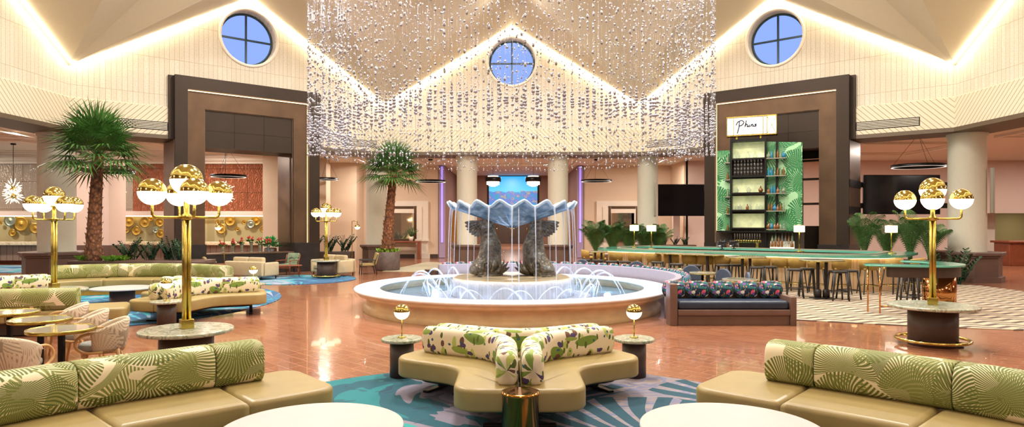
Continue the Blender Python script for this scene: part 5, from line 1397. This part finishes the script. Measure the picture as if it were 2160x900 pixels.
b = MB(); b.slab(rounded([(-.5,-.3),(.5,-.3),(.5,.3),(-.5,.3)], .12), .40, .43, .008); b.build('tabletop', 'wood_red', t)
for x in (-.38, .38):
    for y in (-.2, .2): b = MB(); b.tube([(x*.85,y*.85,.40),(x*1.05,y*1.05,0)], [.02,.013], 8); b.build('leg', 'wood_red', t)
def hook_lamp(label, loc, sx):
    t = thing('hooked_floor_lamp', label, 'lamp', (*loc, 0)); b = MB(); b.lathe([(0,0),(.14,0),(.14,.015),(.015,.025),(0,.025)], 24); b.build('base', 'brass', t)
    b = MB(); b.tube([(0,0,.02),(0,0,2.08),(sx*.02,0,2.1),(sx*.20,0,2.1),(sx*.22,0,2.08),(sx*.22,0,1.96)], .014, 8); b.build('pole', 'brass', t)
    o = MB(); c = MB(); globe(c, o, (sx*.22,0,1.86), .105); g = o.build('opal_globe', 'opal', t); c.build('brass_cap', 'polished_brass', g)
hook_lamp('slim hooked brass floor lamp in front of the left portal', (-10.35,23.55), -1)
hook_lamp('slim hooked brass floor lamp right of the left portal by the plants', (-6.55,26.8), 1)
t = thing('marble_pedestal_table', 'small marble-topped table behind the far palm-print sofa beside the leather chair', 'table', (-10.9,23.3,0))
b = MB(); b.slab(circle(.36,32), .6, .64, .015); b.build('tabletop', 'green_marble', t); b = MB(); b.lathe([(0,0),(.18,0),(.18,.6),(0,.6)], 24); b.build('pedestal', 'dark_brown', t)
# vases with cut flowers on the portal ledge
rv = random.Random(8)
for k, (px, hgt) in enumerate(((470,.26),(491,.30),(510,.34),(530,.42),(548,.34),(566,.28))):
    m, u, n, L = side(7); best = min((abs(1080+F*(m.x+u.x*s_-n.x*.1)/(m.y+u.y*s_-n.y*.1)-px), s_) for s_ in [q/100 for q in range(-160, 165)])[1]
    loc = (m.x+u.x*best-n.x*.1, m.y+u.y*best-n.y*.1, .84)
    t = thing('glass_vase', 'clear glass vase on the left portal ledge, %s of six' % ['leftmost','second from the left','third from the left','third from the right','second from the right','rightmost'][k], 'vase', loc, 0, 'glass vases on the portal ledge')
    b = MB(); b.lathe([(0,0),(.06,0),(.055,.02),(.045,.08),(.055,hgt*.7),(.085,hgt),(.08,hgt),(.05,hgt*.7),(.04,.08),(0,.03)], 20); b.build('glass', 'bottle_clear', t)
    f = thing('cut_flowers', 'red blooms in the portal ledge vase, %s of six' % ['leftmost','second from the left','third from the left','third from the right','second from the right','rightmost'][k], 'flowers', loc, 0, 'flowers in the ledge vases')
    st = MB(); fl_ = MB(); lf = MB()
    for j in range(7):
        a = rv.uniform(0, 6.28); e = Vector((cos(a), sin(a), 0)); top = e*rv.uniform(.03,.13)+Vector((0,0,hgt+rv.uniform(.06,.24))); st.tube([(0,0,.04),tuple(e*.03+Vector((0,0,hgt*.6))),tuple(top)], .007, 5); fl_.ball(top, rv.uniform(.025,.045), 8, 6, 1.4)
        tuft(lf, (top.x,top.y,hgt), .05, 4, rv, .14, .03)
    st.build('stems', 'leaf_lime', f); fl_.build('blooms', 'red_flower', f); lf.build('leaves', 'leaf_areca', f)
    if k == 4:
        pass
b = MB(); rr = random.Random(3); m, u, n, L = side(7); c = Vector((m.x+u.x*1.15-n.x*.9, m.y+u.y*1.15-n.y*.9, 1.15))
t = thing('potted_fern', 'bright green leafy plant standing behind the vases at the right of the portal', 'plant', tuple(c-Vector((0,0,1.15))))
for q in range(150):
    a = rr.uniform(0, 6.28); el = rr.uniform(.1, 1.5); d = Vector((cos(a)*cos(el), sin(a)*cos(el), sin(el))); p = Vector((0,0,1.0)); l = rr.uniform(.3,.62); w_ = d.cross(Vector((0,0,1))).normalized()*.05
    b.add([p+d*l*.4, p+d*l*.7+w_, p+d*l-Vector((0,0,.06)), p+d*l*.7-w_], [(0,1,2,3)], None, False)
b.build('leaves', mat('leaf_bright','2F9A4A',.5,noise=.3), t); b = MB(); b.lathe([(0,0),(.2,0),(.26,.95),(.22,.98),(0,.98)], 24); b.build('pot', 'dark_brown', t)
# gold wall discs in the lit niche
DS = [(20.4,464.4,12.2),(41.8,472.2,15.5),(22.9,490.4,7.8),(72.9,481.1,11),(87.8,465.5,8),(85.5,495.5,12),(0,470,4),(241,484.4,7),(255,473.3,10),(270.7,466.6,12.2),(264.4,484.4,7.3),(284.4,486.2,10),(304.4,468.9,11),(316.7,460,5.5),(334.4,468.9,9),(326.7,484.4,6.7),(336.7,492.2,9.3),(464.4,482.2,11),(459,467.7,5),(484,465.5,11),(498.9,482.7,5),(514.4,468.2,5),(527.7,472.2,8.5),(538.2,465.5,10),(554.4,483.3,6.7)]
D0 = {}
zonal = lambda x: 'far left of the cream column' if x < 100 else ('between the palm trunk and the left portal' if x < 400 else 'seen through the left portal')
for k, (px, py, r) in enumerate(DS):
    Y = 32.05+.05*(k%3)*.8; rr_ = r*32/F; z = 2+(471-py)*32/F
    if not D0:
        b = MB(); Mx = Matrix.Rotation(pi/2, 4, 'X'); b.lathe([(0,.06),(.08,.055),(.1,.03),(.5,.0),(.85,.02),(1.0,.05),(1.0,.03),(.5,-.03),(0,-.04)], 40, M=Mx); o = b.build('wall_disc', mat('disc_gold','B89038',.4,.4,noise=.15)); D0['a'] = o; D0['m'] = o.data
        me2 = o.data.copy(); me2.materials.clear(); me2.materials.append(mat('disc_silver','B9C4B0',.3,.8,noise=.15)); D0['b'] = me2
    else: o = D0['a'].copy(); COL.objects.link(o)
    sil = k in (0,15,22)
    o.data = D0['b'] if sil else D0['m']
    o.scale = (rr_,1,rr_); o.location = (atY(px,32), Y, z)
    tag(o, ('silvery' if sil else 'gold')+' dished wall disc in the lit niche, '+zonal(px), 'wall decoration', ('silvery' if sil else 'gold')+' wall discs '+zonal(px))
# ================================================================ PENDANTS
def sputnik(label, px, py, Y, seed):
    z = 2+(471-py)*Y/F; t = thing('sputnik_pendant', label, 'pendant lamp', (atY(px, Y), Y, z)); rn = random.Random(seed)
    b = MB(); b.tube([(0,0,.1),(0,0,5.34-z)], .012, 6); b.lathe([(0,5.30-z),(.1,5.30-z),(.1,5.355-z)], 16); b.build('rod', 'black_metal', t)
    for cz in (.17, -.15):
        b = MB(); b.ball((0,0,cz), .09, 14, 8); hb = b.build('hub', 'brass', t)
        r_ = MB(); g = MB()
        for k in range(42):
            a = k*2.39996; e = math.asin(max(-1, min(1, -1+2*(k+.5)/42))); d = Vector((cos(a)*cos(e), sin(a)*cos(e), sin(e))); l = rn.uniform(.22,.46)
            r_.tube([Vector((0,0,cz))+d*.06, Vector((0,0,cz))+d*l*.55], .005, 4); g.tube([Vector((0,0,cz))+d*l*.5, Vector((0,0,cz))+d*l*.75, Vector((0,0,cz))+d*l], [.006,.02,.004], 6)
        r_.build('spokes', 'brass', hb); g.build('glass_petals', 'crystal_lit', hb)
sputnik('starburst pendant lamp in front of the grey carved panels, far left', 28, 405, 27.5, 1)
sputnik('starburst pendant lamp beside the orange panels, right of the palm trunk', 243, 408, 28.5, 2)
sputnik('starburst pendant lamp half hidden behind the nearest globe lamp', 475, 408, 29.5, 3)
def ring_pendant(label, px, py, Y, r):
    z = 2+(471-py)*Y/F; t = thing('ring_pendant', label, 'pendant lamp', (atY(px, Y), Y, z))
    b = MB(); n = 56; pr = [(r,-.05),(r,.05),(r-.09,.05),(r-.09,-.05),(r,-.05)]; b.lathe(pr, n); b.build('ring', 'black_metal', t)
    b = MB(); b.lathe([(r-.015,-.052),(r-.075,-.052)], n); b.build('light_strip', 'opal_soft', t)
    for k in range(3): a = k*2*pi/3+.3; b = MB(); b.tube([(cos(a)*(r-.05),sin(a)*(r-.05),.05),(0,0,5.3-z)], .006, 4); b.build('cable', 'black_metal', t)
    b = MB(); b.lathe([(0,5.29-z),(.12,5.29-z),(.12,5.355-z)], 16); b.build('ceiling_rose', 'black_metal', t)
ring_pendant('thin black ring pendant lamp left of the video screen', 908, 382, 34.2, .80)
ring_pendant('thin black ring pendant lamp right of the video screen', 1258, 381, 34.2, .80)
ring_pendant('thin black ring pendant lamp above the right television', 1937, 350, 24.3, .90)
ring_pendant('thin black ring pendant lamp behind the crown of the left palm', 228, 361, 25.5, .95)
ring_pendant('thin black ring pendant lamp seen through the left portal', 482, 371, 29, .75)
ring_pendant('thin black ring pendant lamp right of the left portal, partly hidden', 690, 377, 33, .55)
def crystal_drum(label, px, Y):
    z = 4.5; t = thing('crystal_drum_pendant', label, 'pendant lamp', (atY(px, Y), Y, z))
    b = MB(); b.lathe([(.42,-.13),(.45,-.13),(.45,.13),(.42,.13),(.42,-.13)], 40); b.lathe([(0,.12),(.42,.12)], 40); b.build('drum', 'black_metal', t)
    b = MB()
    for r_, n, l in ((.34,26,.30),(.24,18,.36),(.12,10,.40)):
        for k in range(n): a = 2*pi*k/n; b.tube([(r_*cos(a),r_*sin(a),-.05),(r_*cos(a),r_*sin(a),-l)], .022, 6)
    b.lathe([(.3,.13),(.3,.2),(0,.2)], 30); b.build('crystal_rods', 'crystal_lit', t); b = MB(); b.tube([(0,0,.13),(0,0,.855)], .012, 6); b.build('rod', 'black_metal', t)
crystal_drum('black drum pendant with hanging crystals, left of the video screen centre', 1040, 37.2); crystal_drum('black drum pendant with hanging crystals, right of the video screen centre', 1125, 37.2)
# ================================================================ THE BEAD CHANDELIER
t = thing('bead_chandelier', 'huge round curtain of crystal beads on fine wires hanging above the fountain', 'chandelier', (0,16,0))
phi = (1+sqrt(5))/2
iv = [Vector(v).normalized() for v in ((-1,phi,0),(1,phi,0),(-1,-phi,0),(1,-phi,0),(0,-1,phi),(0,1,phi),(0,-1,-phi),(0,1,-phi),(phi,0,-1),(phi,0,1),(-phi,0,-1),(-phi,0,1))]
itf = [(0,11,5),(0,5,1),(0,1,7),(0,7,10),(0,10,11),(1,5,9),(5,11,4),(11,10,2),(10,7,6),(7,1,8),(3,9,4),(3,4,2),(3,2,6),(3,6,8),(3,8,9),(4,9,5),(2,4,11),(6,2,10),(8,6,7),(9,8,1)]
mid = {}; iv2 = list(iv); f2 = []
def mp_(a, b):
    k = (min(a,b), max(a,b))
    if k not in mid: mid[k] = len(iv2); iv2.append(((iv[a]+iv[b])/2).normalized())
    return mid[k]
for a, b_, c in itf:
    x, y, z = mp_(a,b_), mp_(b_,c), mp_(c,a); f2 += [(a,x,z),(b_,y,x),(c,z,y),(x,y,z)]
iv2 = [tuple(v) for v in iv2]; rc = random.Random(21); strands = []
ZTOP = 12.4
for ri, (rad, n) in enumerate(((4.73,210),(4.45,130),(4.1,90))):
    for k in range(n):
        a = 2*pi*(k+.5*(ri==1)+rc.uniform(-.12,.12))/n; r = rad+rc.uniform(-.05,.05); strands.append((r*cos(a), r*sin(a), ri, a))
strands.sort(key=lambda s_: s_[1])
def strand(sv, sf, sm, x, y, ri):
    near = -sin(sm); zb = 3.67+.03*ri-.48*max(0, near)+rc.choice([0,0,0,.05,.1]); z = zb; ztop = ZTOP; d0 = 3.72; d1 = 4.2+rc.uniform(0,.25)
    o = len(sv); w_ = .0016
    for zz in (zb, ztop):
        for q in range(3): sv.append((x+w_*cos(q*2.1), y+w_*sin(q*2.1), zz))
    for q in range(3): sf.append((o+q, o+(q+1)%3, o+3+(q+1)%3, o+3+q))
    while z < 9.6:
        low = d0 < z < d1 and near > -.35
        br = (rc.choice([.030,.024,.033,.018]) if low else rc.choice([.014,.018,.024,.012])); sz = 1 if (low or rc.random() < .4) else 1.9
        o = len(sv)
        for v in iv2: sv.append((x+v[0]*br, y+v[1]*br, z+v[2]*br*sz))
        sf.extend((p[0]+o, p[1]+o, p[2]+o) for p in f2)
        z += (rc.uniform(.04,.09) if low and z > 4.02 else rc.uniform(.055,.15) if low else rc.uniform(.14,.40)*(1 if z < 6.5 else 1.5))
def raw(name, sv, sf, m, parent):
    me = bpy.data.meshes.new(name); me.from_pydata(sv, [], sf); me.polygons.foreach_set('use_smooth', [True]*len(sf)); me.materials.append(MATS[m]); o = bpy.data.objects.new(name, me); COL.objects.link(o); o.parent = parent; return o
for s_ in strands[:100]:
    sv, sf = [], []; strand(sv, sf, s_[3], s_[0], s_[1], s_[2]); raw('bead_strand', sv, sf, 'crystal', t)
sv, sf = [], []
for s_ in strands[100:]: strand(sv, sf, s_[3], s_[0], s_[1], s_[2])
o = raw('bead_strands', sv, sf, 'crystal', t); o['kind'] = 'stuff'
b = MB(); b.lathe([(3.9,12.4),(4.95,12.4),(4.95,12.5),(3.9,12.5),(3.9,12.4)], 96)
for k in range(8): a = k*pi/4; b.tube([(4.4*cos(a),4.4*sin(a),12.5),(4.0*cos(a),4.0*sin(a),14.0)], .02, 6)
b.build('hanging_ring', 'white_trim', t)
# ================================================================ LIGHTS, SKY, CAMERA
w = bpy.data.worlds.new('sky'); S.world = w; w.use_nodes = True
w.node_tree.nodes['Background'].inputs[0].default_value = (.28,.42,.95,1); w.node_tree.nodes['Background'].inputs[1].default_value = 1.25
def area(x, y, z, size, power, col=(1,.93,.84), rot=(0,0,0), sy=None, spread=pi):  # added fill light to brighten the hall, stands for no known fixture
    l = bpy.data.lights.new('added_fill_light', 'AREA'); l.energy = power; l.color = col; l.shape = 'DISK' if sy is None else 'RECTANGLE'; l.size = size
    if sy: l.size_y = sy
    l.spread = spread
    o = bpy.data.objects.new('added_fill_light', l); COL.objects.link(o); o.location = (x,y,z); o.rotation_euler = rot; return o
LK = 0.95
for i in range(8):
    m, u, n, L = side(i)
    area(m.x+n.x*6.3, m.y+n.y*6.3, 10.7, 1.2, 700*LK, (1,.95,.88))
area(0, 16.5, 12.6, 3.0, 1500*LK, (1,.96,.9))
for x, y, e in ((-18,24,260),(-24,20,200),(-20,30,260),(-26,29,260),(-14,29.5,260),(-7.5,34.5,220),(0,34,260),(7.5,34.5,220),(12,30,240),(17,28.5,260),(22,26,260),(27,30,260),(20,18,220),(24,12,200),(-20,13,220),
                (0,42,220),(0,54,700),(0,62,300),(30,37.5,60),(20,37.5,40),(-9,31,120)):
    area(x, y, 5.3 if y != 37.5 else 2.85, .5, e*LK*1.45, (1,.9,.8))
for x, y, e in ((-7,0.5,130),(0,-1,150),(7,0.5,130),(-13,5,180),(13,5,180),(0,-5,120),(-20,2,160),(20,2,160)):
    area(x, y, 5.3, 1.2, e*LK, (1,.95,.88))
def spot(x, y, z, power, col, ang, blend=.5, size=.15, tgt=None):
    l = bpy.data.lights.new('spotlight', 'SPOT'); l.energy = power; l.color = col; l.spot_size = R(ang); l.spot_blend = blend; l.shadow_soft_size = size
    o = bpy.data.objects.new('spotlight', l); COL.objects.link(o); o.location = (x,y,z)
    if tgt: o.rotation_euler = (Vector(tgt)-Vector((x,y,z))).to_track_quat('-Z','Y').to_euler()
# cool spotlights inside the chandelier ring aimed at the fountain, cool lamps under water
for k in range(4):
    a = pi/4+k*pi/2; spot(2.5*cos(a), 16+2.5*sin(a), 11.8, 2600, (.45,.62,1), 44, .35, .2, (0,16,.5))
for k in range(8):
    a = k*pi/4+.2; l = bpy.data.lights.new('pool_lamp', 'POINT'); l.energy = 26; l.color = (.35,.55,1); l.shadow_soft_size = .08
    o = bpy.data.objects.new('pool_lamp', l); COL.objects.link(o); o.location = (2.45*cos(a), 16+2.45*sin(a), .36)
cd = bpy.data.cameras.new('camera'); cam = bpy.data.objects.new('camera', cd); COL.objects.link(cam)
cam.location = (0,0,EYE); cam.rotation_euler = (pi/2,0,0); cd.sensor_width = 36; cd.sensor_fit = 'HORIZONTAL'; cd.lens = 36*F/2160
cd.shift_y = 21/2160.0; cd.clip_end = 300; S.camera = cam
S.view_settings.view_transform = 'Standard'; S.view_settings.look = 'None'; S.view_settings.exposure = -0.12; S.view_settings.gamma = 1; S.view_settings.use_curve_mapping = False
